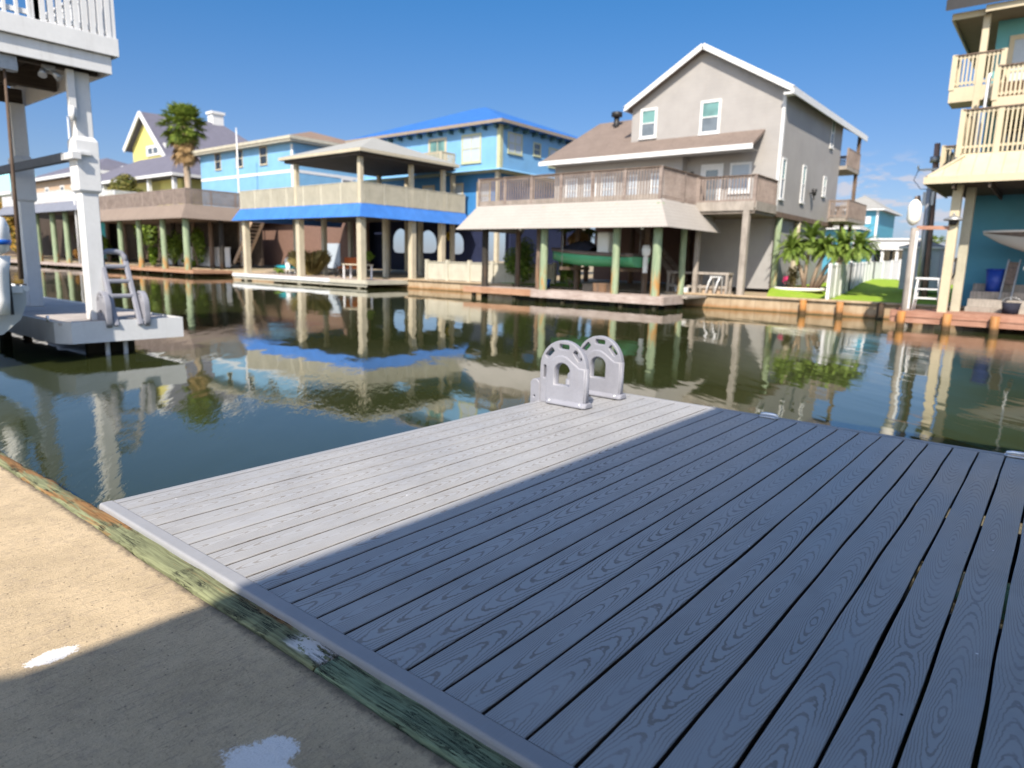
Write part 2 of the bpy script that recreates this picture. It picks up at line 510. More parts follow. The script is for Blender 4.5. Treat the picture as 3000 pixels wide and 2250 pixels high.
M = dict(
    brownsoffit=paint('brown_soffit', (.17, .125, .085), .7, .1),
    core=paint('brown_composite_core', (.075, .050, .038), .8, .2, 20),
    deck=deck_material(), concrete=concrete_material(), water=water_material(), grass=grass_material(), soil=soil_material(),
    bulkhead=bulkhead_material(),
    trim=paint('deck_trim', (.27, .278, .30), .5, .06, 6, grain=(3, 200, 200)),
    cap1=cap_material('treated_cap_light', (.185, .20, .11), (.27, .135, .05), -1.5),
    cap2=cap_material('treated_cap_dark', (.17, .225, .14), (.22, .18, .085)),
    poly=paint('grey_polyethylene', (.235, .243, .285), .42, .09, 7, dirt=.16, bumpd=.0008),
    alu=paint('brushed_aluminium', (.72, .73, .75), .32, .1, 12, metal=.9),
    white=paint('white_paint', (.60, .615, .63), .5, .05, 2, dirt=.12),
    whitegrey=paint('white_grey_paint', (.54, .555, .57), .55, .06, 2, dirt=.18),
    under=wood('under_deck_wood', (.10, .085, .075), (.20, .175, .15), 0),
    dark=paint('dark_interior', (.035, .032, .03), .8, .3),
    black=paint('black_rubber', (.02, .02, .022), .5, .2),
    brownwood=wood('weathered_brown_rail', (.16, .125, .11), (.29, .24, .215), 1),
    greywood=wood('weathered_grey_wood', (.21, .19, .17), (.36, .325, .29), 2),
    dockwood=wood('weathered_dock_plank', (.27, .21, .185), (.45, .385, .355), 1),
    orangewood=wood('orange_stained_plank', (.28, .15, .09), (.41, .25, .165), 1),
    reddock=wood('red_brown_dock_plank', (.26, .13, .09), (.38, .215, .155), 1),
    beige=paint('beige_post_paint', (.44, .395, .30), .6, .1, 1.5, dirt=.25),
    beigerail=paint('beige_rail_paint', (.415, .395, .325), .6, .12, 1.5, dirt=.3),
    cream=paint('cream_paint', (.47, .41, .29), .55, .06, 1.5, dirt=.1),
    creamgrey=paint('faded_cream_paint', (.38, .36, .28), .6, .1, 1.5, dirt=.25),
    awning=shingle('pale_shingle_skirt', (.335, .315, .295), .85, .07, .16),
    brownskirt=shingle('brown_shingle_skirt', (.205, .165, .14), .9, .10, .14),
    greyskirt=shingle('blue_grey_shingle_skirt', (.16, .175, .22), .9, .12, .14),
    blueskirt=metalroof('blue_metal_skirt', (.045, .165, .50), .5, 1, .4, .05),
    blueroof=metalroof('blue_metal_roof', (.035, .14, .42), .45, 1, .5, .06),
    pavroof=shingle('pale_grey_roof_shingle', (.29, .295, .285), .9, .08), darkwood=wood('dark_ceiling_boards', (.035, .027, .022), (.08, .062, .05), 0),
    brownroof=shingle('brown_roof_shingle', (.22, .16, .125), .9, .18),
    houseroof=shingle('warm_brown_shingle', (.175, .140, .122), .9, .2),
    slate=shingle('slate_blue_shingle', (.125, .125, .165), .9, .14),
    greyroof=shingle('grey_roof_shingle', (.27, .27, .26), .9, .12),
    creamroof=metalroof('cream_metal_skirt', (.49, .42, .29), .42, 1, .45, .05),
    taupe=siding('taupe_lap_siding', (.300, .290, .285), .19),
    taupedk=siding('grey_vertical_siding', (.30, .30, .305), .3, axis='y'),
    bluewall=siding('sky_blue_siding', (.165, .355, .56), .2, dirt=.06),
    bluewall2=siding('bright_blue_siding', (.15, .34, .57), .2, dirt=.06),
    navy=paint('navy_wall', (.010, .016, .05), .7, .2),
    deepblue=siding('deep_blue_siding', (.03, .17, .42), .2, dirt=.04),
    yellow=siding('yellow_siding', (.58, .53, .17), .2, dirt=.04),
    teal=siding('teal_siding', (.055, .245, .35), .2, dirt=.05),
    tealshade=siding('muted_teal_siding', (.10, .33, .37), .2, dirt=.05),
    tan=siding('tan_siding', (.42, .31, .22), .2),
    brick=paint('brown_brick', (.15, .09, .07), .85, .35, 12),
    eave=paint('brown_grey_fascia', (.25, .21, .17), .6, .1), bracket=paint('dark_teal_bracket', (.04, .10, .12), .6, .1), olive=paint('pale_olive_trim', (.40, .42, .28), .6, .08),
    glass=glass('window_glass', (.10, .12, .14)), glassgreen=glass('window_glass_green', (.10, .21, .20), .1),
    glassdark=glass('dark_window_glass', (.02, .025, .03)), blind=paint('white_blind', (.36, .42, .49), .5, .06),
    greenpile=pile_material('green_treated_pile', (.16, .22, .14), (.28, .34, .225), .85),
    orangepile=pile_material('orange_stained_pile', (.26, .12, .04), (.40, .20, .085), .5),
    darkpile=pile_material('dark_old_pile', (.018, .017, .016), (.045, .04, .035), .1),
    brownpile=pile_material('brown_pile', (.085, .06, .045), (.19, .14, .11), .2),
    trunk=wood('palm_trunk', (.19, .145, .105), (.36, .29, .22), 2, sc=.5),
    deadfrond=leaf_material('dead_fronds', (.21, .135, .06), (.42, .29, .14)),
    palmleaf=leaf_material('fan_palm_leaf', (.045, .10, .014), (.30, .37, .07)),
    dateleaf=leaf_material('date_palm_leaf', (.045, .10, .014), (.27, .37, .07)),
    bushleaf=leaf_material('bush_leaf', (.03, .075, .010), (.24, .33, .045)),
    brightleaf=leaf_material('bright_shrub_leaf', (.055, .13, .012), (.22, .32, .035)),
    drygrass=leaf_material('dry_ornamental_grass', (.14, .12, .04), (.33, .26, .10)),
    gelcoat=paint('white_gelcoat', (.78, .80, .80), .22, .03, 2), hullgrey=paint('grey_gelcoat', (.46, .49, .49), .25, .05, 2),
    hullgreen=paint('green_hull_paint', (.075, .34, .17), .35, .06, 2), decal=paint('blue_decal', (.02, .14, .60), .35, .05),
    greydeck=wood('grey_dock_boards', (.33, .30, .29), (.48, .45, .43), 0, crack=.3),
    canvas=paint('navy_canvas', (.012, .014, .028), .85, .3), camo=paint('brown_grey_hull', (.13, .10, .085), .6, .45, 14),
    redcloth=paint('red_towel', (.55, .09, .08), .9, .15), tealcloth=paint('teal_towel', (.12, .42, .45), .9, .15), whitecloth=paint('pale_towel', (.6, .6, .62), .9, .1),
    orangecloth=paint('burnt_orange', (.48, .13, .04), .8, .15), bin=paint('blue_bin', (.012, .05, .32), .4, .1), tealthing=paint('teal_plastic', (.02, .42, .48), .4, .1),
    rust=paint('rusty_steel', (.085, .058, .042), .8, .3, 9), darksteel=paint('dark_steel', (.075, .078, .085), .5, .2, 6), steel=paint('galvanised_steel', (.36, .37, .38), .45, .15, 6, metal=.6), polewood=wood('pole_wood', (.20, .12, .10), (.36, .25, .21), 2),
    mulch=paint('brown_mulch', (.20, .085, .04), .95, .4, 20), stone=paint('white_edging', (.72, .70, .66), .8, .08), pinkflower=paint('pink_petals', (.75, .05, .22), .6, .2),
    lampwhite=paint('white_plastic', (.80, .78, .70), .35, .04, 3), mast=paint('pale_mast', (.62, .63, .65), .4, .05),
)

# ------------------------------------------------------------------ setting
g = MB()                                             # one sheet: near land, canal bed, far land
LAND = [(-900, -.035), (-.32, -.035), (-.30, -2.9), (32.05, -2.9), (32.07, -.28), (36, -.19), (45, -.02), (60, .2), (1800, .3)]
ys = [-900, -60, -20, -4, 0, 2.4, 6, 12, 30, 60, 110, 400, 1500]
vs = [(x, y, z) for x, z in LAND for y in ys]; k = len(ys)
g.add(vs, [(i*k+j, (i+1)*k+j, (i+1)*k+j+1, i*k+j+1) for i in range(len(LAND)-1) for j in range(k-1)])
tag(g.build('ground', M['soil'], fixn=False), kind='structure')

w = MB(); w.add([(-.29, -600, WATER), (32.06, -600, WATER), (32.06, 1200, WATER), (-.29, 1200, WATER)], [(0,1,2,3)])
tag(w.build('water', M['water'], fixn=False), kind='structure')

c = MB()                                             # concrete walk beside the canal, slightly uneven edge against the timber
edge = [-.1575 + .004*math.sin(y*3.1) + .006*(mnoise.noise((y*4, 1, 0))) + .004*mnoise.noise((y*17, 4, 0)) for y in [-4+.04*i for i in range(401)]]
yy = [-4+.04*i for i in range(401)]
vs = []
for e, y in zip(edge, yy): vs += [(-4.5, y, -.024), (e, y, -.024), (e, y, -.16)]
fs = []
for i in range(400):
    a = i*3; fs += [(a, a+1, a+4, a+3), (a+1, a+2, a+5, a+4)]
c.add(vs, fs); tag(c.build('pavement', M['concrete'], fixn=False), kind='structure')

# far lawn and the soil bed
l = MB()
def landz(x):
    for (x0, z0), (x1, z1) in zip(LAND[4:], LAND[5:]):
        if x <= x1: return z0+(z1-z0)*(x-x0)/(x1-x0)
    return .3
def sheet(mb, x0, x1, y0f, y1f, lift, nx=30, ny=16):
    vs = []
    for i in range(nx+1):
        x = x0+(x1-x0)*i/nx
        for j in range(ny+1):
            y = y0f(x)+(y1f(x)-y0f(x))*j/ny
            mo = max(0., min(1., (y-6.1)/1.5)) if x < 60 and y < 12 else 0.
            mo *= max(0., min(1., (x-32.6)/2.))
            vs.append((x, y, landz(x)+lift+.30*mo*mo*(3-2*mo)+.02*mnoise.noise((x*1.3, y*1.3, 0))*min(1, i, j, nx-i, ny-j)))
    mb.add(vs, [(i*(ny+1)+j, (i+1)*(ny+1)+j, (i+1)*(ny+1)+j+1, i*(ny+1)+j+1) for i in range(nx) for j in range(ny)], True)
sheet(l, 32.1, 60, lambda x: 1.0, lambda x: 9.0 if x > 35 else 8.2+.25*(x-32), .03)
tag(l.build('lawn', M['grass'], fixn=False), kind='structure')
l = MB(); sheet(l, 32.4, 36, lambda x: 19.2, lambda x: 25.5, .035)
tag(l.build('lawn', M['grass'], fixn=False), kind='structure')

# ------------------------------------------------------------------ bulkhead caps and walls on the near side
def cap_board(name, mat, y0, y1, label, narrow):
    """weathered timber cap: top split into strips so its edges wander and break"""
    n_ = int((y1-y0)/.025); mb = MB(); vs = []
    for i in range(n_+1):
        y = y0+(y1-y0)*i/n_
        w0 = -.149+.004*mnoise.noise((y*6, 3, 0))+.003*mnoise.noise((y*23, 8, 1))
        out = -.030
        if narrow: out = -.030 - .035*max(0, min(1, (y-.2)/.5)) - .010*max(0, math.sin(y*5.2)) + .010*mnoise.noise((y*5, 0, 0)) + .006*mnoise.noise((y*19, 2, 0))
        if narrow and .78 < y < 1.0: out += .02*math.sin((y-.78)/.22*math.pi)
        zt = -.018+.003*mnoise.noise((y*5, 6, 0))
        s1 = w0+.3*(out-w0); s2 = w0+.72*(out-w0)
        vs += [(w0, y, -.15), (w0-.001, y, zt-.008), (w0+.006, y, zt-.001), (s1, y, zt+.003*mnoise.noise((y*9, 9, 0))), (s2, y, zt+.003*mnoise.noise((y*11, 19, 0))), (out-.007, y, zt-.004), (out, y, zt-.018), (out, y, -.15)]
    fs = []
    for i in range(n_):
        for j in range(7):
            a = i*8+j; fs.append((a, a+1, a+9, a+8))
    fs += [tuple(range(8)), tuple(n_*8+j for j in range(8))[::-1]]
    mb.add(vs, fs, True)
    o = mb.build(name, mat)
    return tag(o, label, 'timber board')
cap_board('cap_board', M['cap1'], -1.502, 3.6, 'green and rust streaked timber board with flaked white end between concrete and dock', True)
cap_board('cap_board', M['cap2'], -4., -1.510, 'darker green cracked timber board at the bottom of the photo beside the dock trim', False)
b = MB(); b.box(-.28, -.10, -30, 60, -2.6, -.152)
for i in range(60): b.box(-.098, -.05, -20+i*1.1, -20+i*1.1+.16, -2.6, -.16)
tag(b.build('bulkhead_wall', M['greywood']), 'timber bulkhead wall under the concrete edge of the near bank', 'retaining wall')

# ------------------------------------------------------------------ the swim dock in front
dock = thing('swim_dock', 'low dock of grey grooved composite boards, half of it in shade', 'dock', (2, -1.5, 0))
BW, GAP, L0, L1 = .1340, .0105, .004, 4.115
PITCH = BW+GAP
me_v = []; me_f = []; uvs = []
rnd = random.Random(3)
nb = 31
for i in range(-2, nb):
    yc = .0 - PITCH*i - PITCH/2
    bw = BW
    if i == -1: bw = .108
    if i == -1: yc = .2015
    elif i == -2: yc = PITCH*.5
    seg = 44; ring = [(-BW/2, -.005), (-BW/2+.0012, -.0016), (-BW/2+.005, -.0001), (0, .0004), (BW/2-.005, -.0001), (BW/2-.0012, -.0016), (BW/2, -.005), (BW/2, -.0245), (-BW/2, -.0245)]
    wob = .0042 if i > 13 else .0012
    sd = rnd.random()*50
    o = len(me_v)
    right = max(0, (i-9)/12.)
    for k_ in range(seg+1):
        x = L0+(L1-L0)*k_/seg
        dy = wob*mnoise.noise((x*1.5, sd, 0)) + right*.004*mnoise.noise((x*2.3, 7.7, 0))
        dz = .0016*mnoise.noise((x*2.2, sd, 5)) + .0020*right*mnoise.noise((x*2.6, i*.35, 9))
        for (a_, z_) in ring: me_v.append((x, yc+a_*bw/BW+dy, z_+dz))
    nr = len(ring)
    for k_ in range(seg):
        for j in range(nr):
            a = o+k_*nr+j; b_ = o+k_*nr+(j+1) % nr
            me_f.append((a, a+nr, b_+nr, b_))
            uvs.append([(a, j), (a+nr, j), (b_+nr, (j+1) % nr), (b_, (j+1) % nr)])
    me_f.append(tuple(o+j for j in range(nr))); uvs.append([(o+j, j) for j in range(nr)])
    me_f.append(tuple(o+seg*nr+j for j in range(nr))[::-1]); uvs.append([(o+seg*nr+j, j) for j in range(nr)][::-1])
me = bpy.data.meshes.new('decking')
me.from_pydata([(x-2, y+1.5, z) for x, y, z in me_v], [], me_f)
uvl = me.uv_layers.new(name='UVMap')
ringv = [r_[0] for r_ in ring]
li = 0
for p, q in zip(me.polygons, uvs):
    for lidx, (vi, j) in zip(p.loop_indices, q):
        uvl.data[lidx].uv = (me_v[vi][0], ringv[j])
me.materials.append(M['deck']); me.materials.append(M['core'])
for p_, q_ in zip(me.polygons, uvs):
    js = sorted(set(j for _, j in q_))
    if len(js) == 2 and (js == [6, 7] or js == [0, 8] or js == [7, 8]): p_.material_index = 1
o = bpy.data.objects.new('decking', me); COL.objects.link(o); o.parent = dock

def rounded_run(mb, p0, p1, prof):
    """extrude a 2-D profile (side, z) along p0->p1; side axis is to the left of travel"""
    p0 = Vector(p0); p1 = Vector(p1); d = (p1-p0).normalized(); s_ = Vector((0,0,1)).cross(d)
    n_ = 24
    rings = []
    for i in range(n_+1):
        p = p0.lerp(p1, i/n_)
        jig = .0012*mnoise.noise((p.x*2, p.y*2, 1))
        rings.append([p+s_*(a+jig)+Vector((0,0,z)) for a, z in prof])
    mb.loft(rings, True, True, False)
near_prof = [(-.004, -.002), (-.001, .002), (.004, .0045), (.047, .0045), (.052, .003), (.0555, -.001), (.0575, -.007), (.058, -.015), (.058, -.11), (.008, -.11), (-.004, -.03)]
t = MB(); rounded_run(t, (0, -4.6, 0), (0, .302, 0), near_prof); t.build('trim_board', M['trim'], dock)
t = MB(); rounded_run(t, (4.125, .30, 0), (4.125, -4.6, 0), [(-.006, .0), (.0, .003), (.012, .006), (.042, .005), (.054, -.004), (.057, -.02), (.057, -.24), (.004, -.24), (-.006, -.05)]); t.build('trim_board', M['trim'], dock)
t = MB(); rounded_run(t, (.003, .262, 0), (4.118, .262, 0), [(-.003, .0), (.001, .003), (.006, .005), (.030, .005), (.038, .001), (.041, -.008), (.042, -.03), (.042, -.24), (.012, -.24), (-.003, -.026)]); t.build('trim_board', M['trim'], dock)
f = MB()
for y in (.12, -1.0, -2.1, -3.3, -4.4): f.box(.06, 4.1, y-.025, y+.025, -.28, -.0275)
for x in (.5, 1.5, 2.6, 3.6): f.box(x-.02, x+.02, -4.4, .12, -.262, -.029)
f.build('joist_frame', M['dark'], dock)
for x in (.9, 3.5):
    for y in (-.25, -2.4, -4.2):
        p = MB(); p.tube([(x, y, -2.8), (x, y, -.29)], .13, 14); p.build('pile', M['brownpile'], dock)
for yc, lb in ((-1.375, 'shiny silver folding cleat at the far dock edge nearer the ladder'), (-2.955, 'shiny silver folding cleat at the right end of the far dock edge')):
    r = thing('dock_cleat', lb, 'cleat', (4.12, yc, .007), 'flush cleats on the far dock edge')
    mb = MB(); mb.loft([[(4.12+a*.034*s_, yc+b_*.074*s_, z) for a, b_ in [(-1, -.8), (-.6, -1), (.6, -1), (1, -.8), (1, .8), (.6, 1), (-.6, 1), (-1, .8)]] for z, s_ in ((.0065, 1.), (.012, 1.), (.0155, .9))], sm=False)
    mb.build('base_plate', M['alu'], r)
    mb = MB(); mb.tube([(4.12, yc-.066, .0165), (4.12, yc-.058, .026), (4.12, yc-.03, .031), (4.12, yc+.03, .031), (4.12, yc+.058, .026), (4.12, yc+.066, .0165)], [.008, .011, .012, .012, .011, .008], 10)
    mb.build('horn', M['alu'], r)

# ---- the dock ladder by the far left corner: two arched hand plates and a rung frame into the water
def hand_plate(parent, X, mir, mat, Mx):
    """arched plate in local (u: inboard->outboard 0..0.45, v up); Mx maps to world"""
    outer = [(0, 0), (.445, 0)] + [(.448, .20)] + arc(.225, .29, .223, 2, 178, 30, .232) + [(0, .30)]
    def slot(a, w=.112, h=.056): 
        r_ = .187
        return rrect(.225+r_*math.cos(rad(a)), .285+r_*1.02*math.sin(rad(a)), h, w, .019, rad(a))
    arch = [(.145, .155), (.305, .155)] + arc(.225, .275, .080, 0, 180, 14, .072)
    holes = [slot(44), slot(92), slot(138), slot(-6, .11, .042) if True else None, arch]
    holes[3] = rrect(.405, .255, .04, .125, .018)
    curve_plate('hand_plate', [outer]+holes, .020, .007, mat, parent, Mx, 2)
    # thicker inner panel with a hump, same doorway hole
    inner = [(0.014, .0), (.372, .0), (.372, .245)] + arc(.235, .265, .128, -6, 128, 16, .130) + [(.095, .330), (.065, .308), (.014, .308)]
    big = [(.138, .148), (.312, .148)] + arc(.225, .275, .087, 0, 180, 14, .079)
    curve_plate('inner_panel', [inner, big], .028, .011, mat, parent, Mx, 2)
    fl = MB()
    rings = [[(u, z, ww) for u, ww in ((-.012, -.07), (.35, -.07), (.37, -.05), (.37, .05), (.35, .07), (-.012, .07), (-.028, .05), (-.028, -.05))] for z in (.0, .018)]
    top = [[(u*.985+.002, .040, ww*.62) for u, z, ww in rings[0]]]
    rr = rings+top
    fl.loft([[tuple(Mx @ Vector(p)) for p in r] for r in rr], sm=False)
    fl.build('base_flange', mat, parent, bevel=.006, seg=2)
    bt = MB()
    for u in (.03, .33):
        for ww in (-.054, .054):
            bt.tube([Mx @ Vector((u, .016, ww)), Mx @ Vector((u, .034, ww))], .012, 10)
    bt.build('bolt', M['alu'], parent)
lad = thing('dock_ladder', 'grey plastic ladder with two arched hand plates on the corner of the composite dock', 'ladder', (3.6, .26, .006))
LADDER_X = (3.355, 3.905)
for X in LADDER_X:
    Mx = Matrix(((0, 0, 1, X), (1, 0, 0, -.168), (0, 1, 0, .007), (0, 0, 0, 1)))
    hand_plate(lad, X, 1, M['poly'], Mx)
for X in LADDER_X:      # outboard brackets that hang over the edge and carry the rung frame
    Mx = Matrix(((0, 0, 1, X), (1, 0, 0, .283), (0, 1, 0, -.36), (0, 0, 0, 1)))
    curve_plate('hinge_bracket', [[(0, 0), (.07, .0), (.085, .06), (.085, .50)] + arc(.045, .50, .042, 0, 180, 10) + [(0, .46)], arc(.05, .40, .017, 0, 330, 11), arc(.05, .345, .013, 0, 330, 11)], .030, .008, M['poly'], lad, Mx, 2)
rf = MB()
for X in (LADDER_X[0]+.06, LADDER_X[1]-.06): rf.tube([(X, .34, .12), (X, .36, -.5), (X, .40, -1.75)], .028, 10)
rf.build('side_rail', M['poly'], lad)
for z in (-.12, -.42, -.72, -1.02, -1.32):
    r = MB(); r.box(LADDER_X[0]+.07, LADDER_X[1]-.07, .31, .41, z-.02, z+.02); r.build('rung', M['poly'], lad, bevel=.008)

# ------------------------------------------------------------------ house deck over the near bank (casts the shade line)
ov = thing('overhead_deck', 'wooden house deck above the near bank shading half of the dock', 'deck', (-3, -6, 0))
SH = .46/1.02
H_ = 4.6
ye = -.915 - (H_+.32)*SH
o_ = MB(); o_.box(-9, 3.0, -11, ye, H_-.001, H_+.32); o_.build('floor', M['greywood'], ov)
o_ = MB(); o_.poly([(-5.5, ye+.001, H_+.30), (-7.1, ye+.95, H_+.30), (-9, ye+.95, H_+.30), (-9, ye+.001, H_+.30)], -.25, (0, 0, 1)); o_.build('shade_wedge', M['greywood'], ov)  # unseen wedge added so the shade line bends on the concrete
for x, y in ((-4.9, ye-.3), (-8.5, ye-.3), (-4.2, -9), (-.6, -9.5)):
    p = MB(); p.box(x-.13, x+.13, y-.13, y+.13, -.03, H_-.002); p.build('post', M['greywood'], ov)
o_ = MB(); o_.box(-9, -5.2, -12, ye-.9, -.03, H_-.003); o_.build('wall', M['whitegrey'], ov)

# ------------------------------------------------------------------ generic builders for the houses across the canal
def railing(parent, pts, z0, z1, mat, post=.10, every=1.8, bal=.035, gap=.13, cap=.14, low=.10, postmat=None, name='railing', capmat=None, posts=True, mid=None):
    """balustrade along a polyline of (x, y); balusters and rails are one mesh, each post its own part"""
    mb = MB()
    for (x0, y0), (x1, y1) in zip(pts, pts[1:]):
        L = math.hypot(x1-x0, y1-y0); n_ = max(1, int(L/gap))
        mb.bar((x0, y0, z0+low), (x1, y1, z0+low), .05, .08)
        mb.bar((x0, y0, z1-.10), (x1, y1, z1-.10), .05, .08)
        if mid: mb.bar((x0, y0, z0+mid), (x1, y1, z0+mid), .05, .06)
        for i in range(n_):
            t_ = (i+.5)/n_; x = x0+(x1-x0)*t_; y = y0+(y1-y0)*t_
            dx, dy = (y1-y0)/L*.03, -(x1-x0)/L*.03
            mb.box(x+dx-bal/2, x+dx+bal/2, y+dy-bal/2, y+dy+bal/2, z0+.02, z1-.05)
    mb.build(name, mat, parent)
    cp = MB()
    for (x0, y0), (x1, y1) in zip(pts, pts[1:]):
        cp.bar((x0, y0, z1-.02), (x1, y1, z1-.02), cap, .045)
    cp.build('hand_rail', capmat or mat, parent)
    if posts:
        done = set()
        for (x0, y0), (x1, y1) in zip(pts, pts[1:]):
            L = math.hypot(x1-x0, y1-y0); n_ = max(1, round(L/every))
            for i in range(n_+1):
                x = x0+(x1-x0)*i/n_; y = y0+(y1-y0)*i/n_
                if (round(x, 1), round(y, 1)) in done: continue
                done.add((round(x, 1), round(y, 1)))
                p = MB(); p.box(x-post/2, x+post/2, y-post/2, y+post/2, z0-.1, z1+.02); p.build('rail_post', postmat or mat, parent)

def window(parent, face, a, zb, w, h, off, frame, pane, fw=.10, mull=True, cross=False, name='window', depth=.06, pane2=None):
    """face 'x-' (wall at x=off looking to -x, a is centre y) or 'y-' (wall at y=off, a is centre x)"""
    def bx(mb, u0, u1, z0, z1, d0, d1):
        if face == 'x-': mb.box(off-d1, off-d0, u0, u1, z0, z1)
        else: mb.box(u0, u1, off-d1, off-d0, z0, z1)
    mb = MB(); u0, u1 = a-w/2, a+w/2
    bx(mb, u0, u0+fw, zb, zb+h, .002, depth); bx(mb, u1-fw, u1, zb, zb+h, .002, depth)
    bx(mb, u0+fw, u1-fw, zb+h-fw, zb+h, .002, depth); bx(mb, u0+fw, u1-fw, zb, zb+fw, .002, depth)
    bx(mb, u0-.04, u1+.04, zb-.05, zb-.001, .002, depth+.05)
    if mull: bx(mb, u0+fw, u1-fw, zb+h*.5-.03, zb+h*.5+.03, .012, depth-.012)
    if cross: bx(mb, a-.03, a+.03, zb+fw, zb+h-fw, .014, depth-.014)
    o = mb.build(name, frame, parent)
    pn = MB(); bx(pn, u0+fw-.01, u1-fw+.01, zb+fw-.01, zb+h-fw+.01 if not pane2 else zb+h*.5, .004, .02); pn.build('pane', pane, o)
    if pane2:
        pn = MB(); bx(pn, u0+fw-.01, u1-fw+.01, zb+h*.5, zb+h-fw+.01, .004, .02); pn.build('pane', pane2, o)
    return o

def door(parent, a, zb, w, h, off, frame, leaf, pane):
    mb = MB(); u0, u1 = a-w/2, a+w/2
    mb.box(off-.07, off-.002, u0-.12, u0, zb, zb+h+.12); mb.box(off-.07, off-.002, u1, u1+.12, zb, zb+h+.12); mb.box(off-.07, off-.002, u0, u1, zb+h, zb+h+.12)
    mb.box(off-.045, off-.003, u0+.002, u0+.17, zb+.02, zb+h-.002); mb.box(off-.045, off-.003, u1-.17, u1-.002, zb+.02, zb+h-.002)
    mb.box(off-.045, off-.003, u0+.17, u1-.17, zb+h-.2, zb+h-.002); mb.box(off-.045, off-.003, u0+.17, u1-.17, zb+.02, zb+.25)
    o = mb.build('door', frame, parent)
    pn = MB(); pn.box(off-.03, off-.004, u0+.165, u1-.165, zb+.24, zb+h-.19); pn.build('pane', pane, o)
    hd = MB(); hd.tube([(off-.045, u1-.09, zb+1.), (off-.10, u1-.09, zb+1.)], .025, 8); hd.tube([(off-.10, u1-.09, zb+1.), (off-.10, u1-.2, zb+1.)], .015, 8); hd.build('handle', M['steel'], o)

def round_post(parent, x, y, z0, z1, r, mat, name='post', flare=0.):
    p = MB(); n_ = 6
    p.tube([(x+.02*mnoise.noise((x, y, i*.7)), y+.02*mnoise.noise((y, x, i*.7)), z0+(z1-z0)*i/n_) for i in range(n_+1)], [r*(1.06-.10*i/n_) for i in range(n_+1)], 14)
    return p.build(name, mat, parent)

def sq_post(parent, x, y, z0, z1, w, mat, name='post'):
    p = MB(); p.box(x-w/2, x+w/2, y-w/2, y+w/2, z0, z1)
    return p.build(name, mat, parent, bevel=.012)

def skirt(parent, x0, x1, y0, y1, zb, zt, out, mat, back=True, name='roof_skirt', th=.05, curve=0.):
    """flared apron round three (or four) sides of a flat deck: top edge at the rectangle, bottom edge pushed out"""
    mb = MB(); n_ = 5
    rings = []
    for i in range(n_+1):
        t_ = i/n_; e = out*(t_**(1+curve)); z = zt+(zb-zt)*t_
        xb = x1 if not back else x1+e
        rings.append([(x1 if not back else xb, y0-e, z), (x0-e, y0-e, z), (x0-e, y1+e, z), (x1 if not back else xb, y1+e, z)])
    inn = [[(p[0]+(th if p[0] < x1 else 0), p[1]+(th if p[1] < (y0+y1)/2 else -th), p[2]-.01) for p in r] for r in rings]
    for s_ in range(3):
        for i in range(n_):
            a, b_, c_, d_ = rings[i][s_], rings[i][s_+1], rings[i+1][s_+1], rings[i+1][s_]
            a2, b2, c2, d2 = inn[i][s_], inn[i][s_+1], inn[i+1][s_+1], inn[i+1][s_]
            mb.add([a, b_, c_, d_], [(0, 1, 2, 3)]); mb.add([a2, b2, c2, d2], [(3, 2, 1, 0)])
        c_, d_, c2, d2 = rings[n_][s_+1], rings[n_][s_], inn[n_][s_+1], inn[n_][s_]
        mb.add([d_, c_, c2, d2], [(0, 1, 2, 3)])
    return mb.build(name, mat, parent, fixn=False)

def hip_roof(parent, x0, x1, y0, y1, ze, zr, mat, fascia, ridge=None, axis='y', th=.16, name='roof', fname='fascia', inset=0.):
    """hip roof over a rectangle (eaves included); ridge = (a0, a1) along axis"""
    cx, cy = (x0+x1)/2, (y0+y1)/2
    if ridge is None: ridge = (cy, cy) if axis == 'y' else (cx, cx)
    A = [(x0, y0, ze), (x1, y0, ze), (x1, y1, ze), (x0, y1, ze)]
    if axis == 'y': R = [(cx, ridge[0], zr), (cx, ridge[1], zr)]
    else: R = [(ridge[0], cy, zr), (ridge[1], cy, zr)]
    mb = MB()
    if axis == 'y':
        mb.add(A+R, [(0, 1, 4), (1, 2, 5, 4), (2, 3, 5), (3, 0, 4, 5)] if ridge[0] != ridge[1] else [(0, 1, 4), (1, 2, 4), (2, 3, 4), (3, 0, 4)])
    else:
        mb.add(A+R, [(0, 1, 5, 4), (1, 2, 5), (2, 3, 4, 5), (3, 0, 4)])
    mb.add([(x0+.02, y0+.02, ze-th+.004), (x1-.02, y0+.02, ze-th+.004), (x1-.02, y1-.02, ze-th+.004), (x0+.02, y1-.02, ze-th+.004)], [(3, 2, 1, 0)])
    o = mb.build(name, mat, parent)
    f_ = MB()
    f_.box(x0, x0+.03, y0, y1, ze-th, ze-.003); f_.box(x1-.03, x1, y0, y1, ze-th, ze-.003)
    f_.box(x0+.03, x1-.03, y0, y0+.03, ze-th, ze-.003); f_.box(x0+.03, x1-.03, y1-.03, y1, ze-th, ze-.003)
    f_.build(fname, fascia, o)
    return o

def planks(parent, x0, x1, y0, y1, zt, mat, name='decking', along='y', w=.14, th=.05):
    mb = MB(); k_ = 0
    if along == 'y':
        x = x0
        while x < x1-.02:
            mb.box(x, min(x+w-.008, x1), y0, y1, zt-th, zt+.004*((k_*7) % 3)/3); x += w; k_ += 1
    else:
        y = y0
        while y < y1-.02:
            mb.box(x0, x1, y, min(y+w-.008, y1), zt-th, zt+.004*((k_*7) % 3)/3); y += w; k_ += 1
    return mb.build(name, mat, parent)

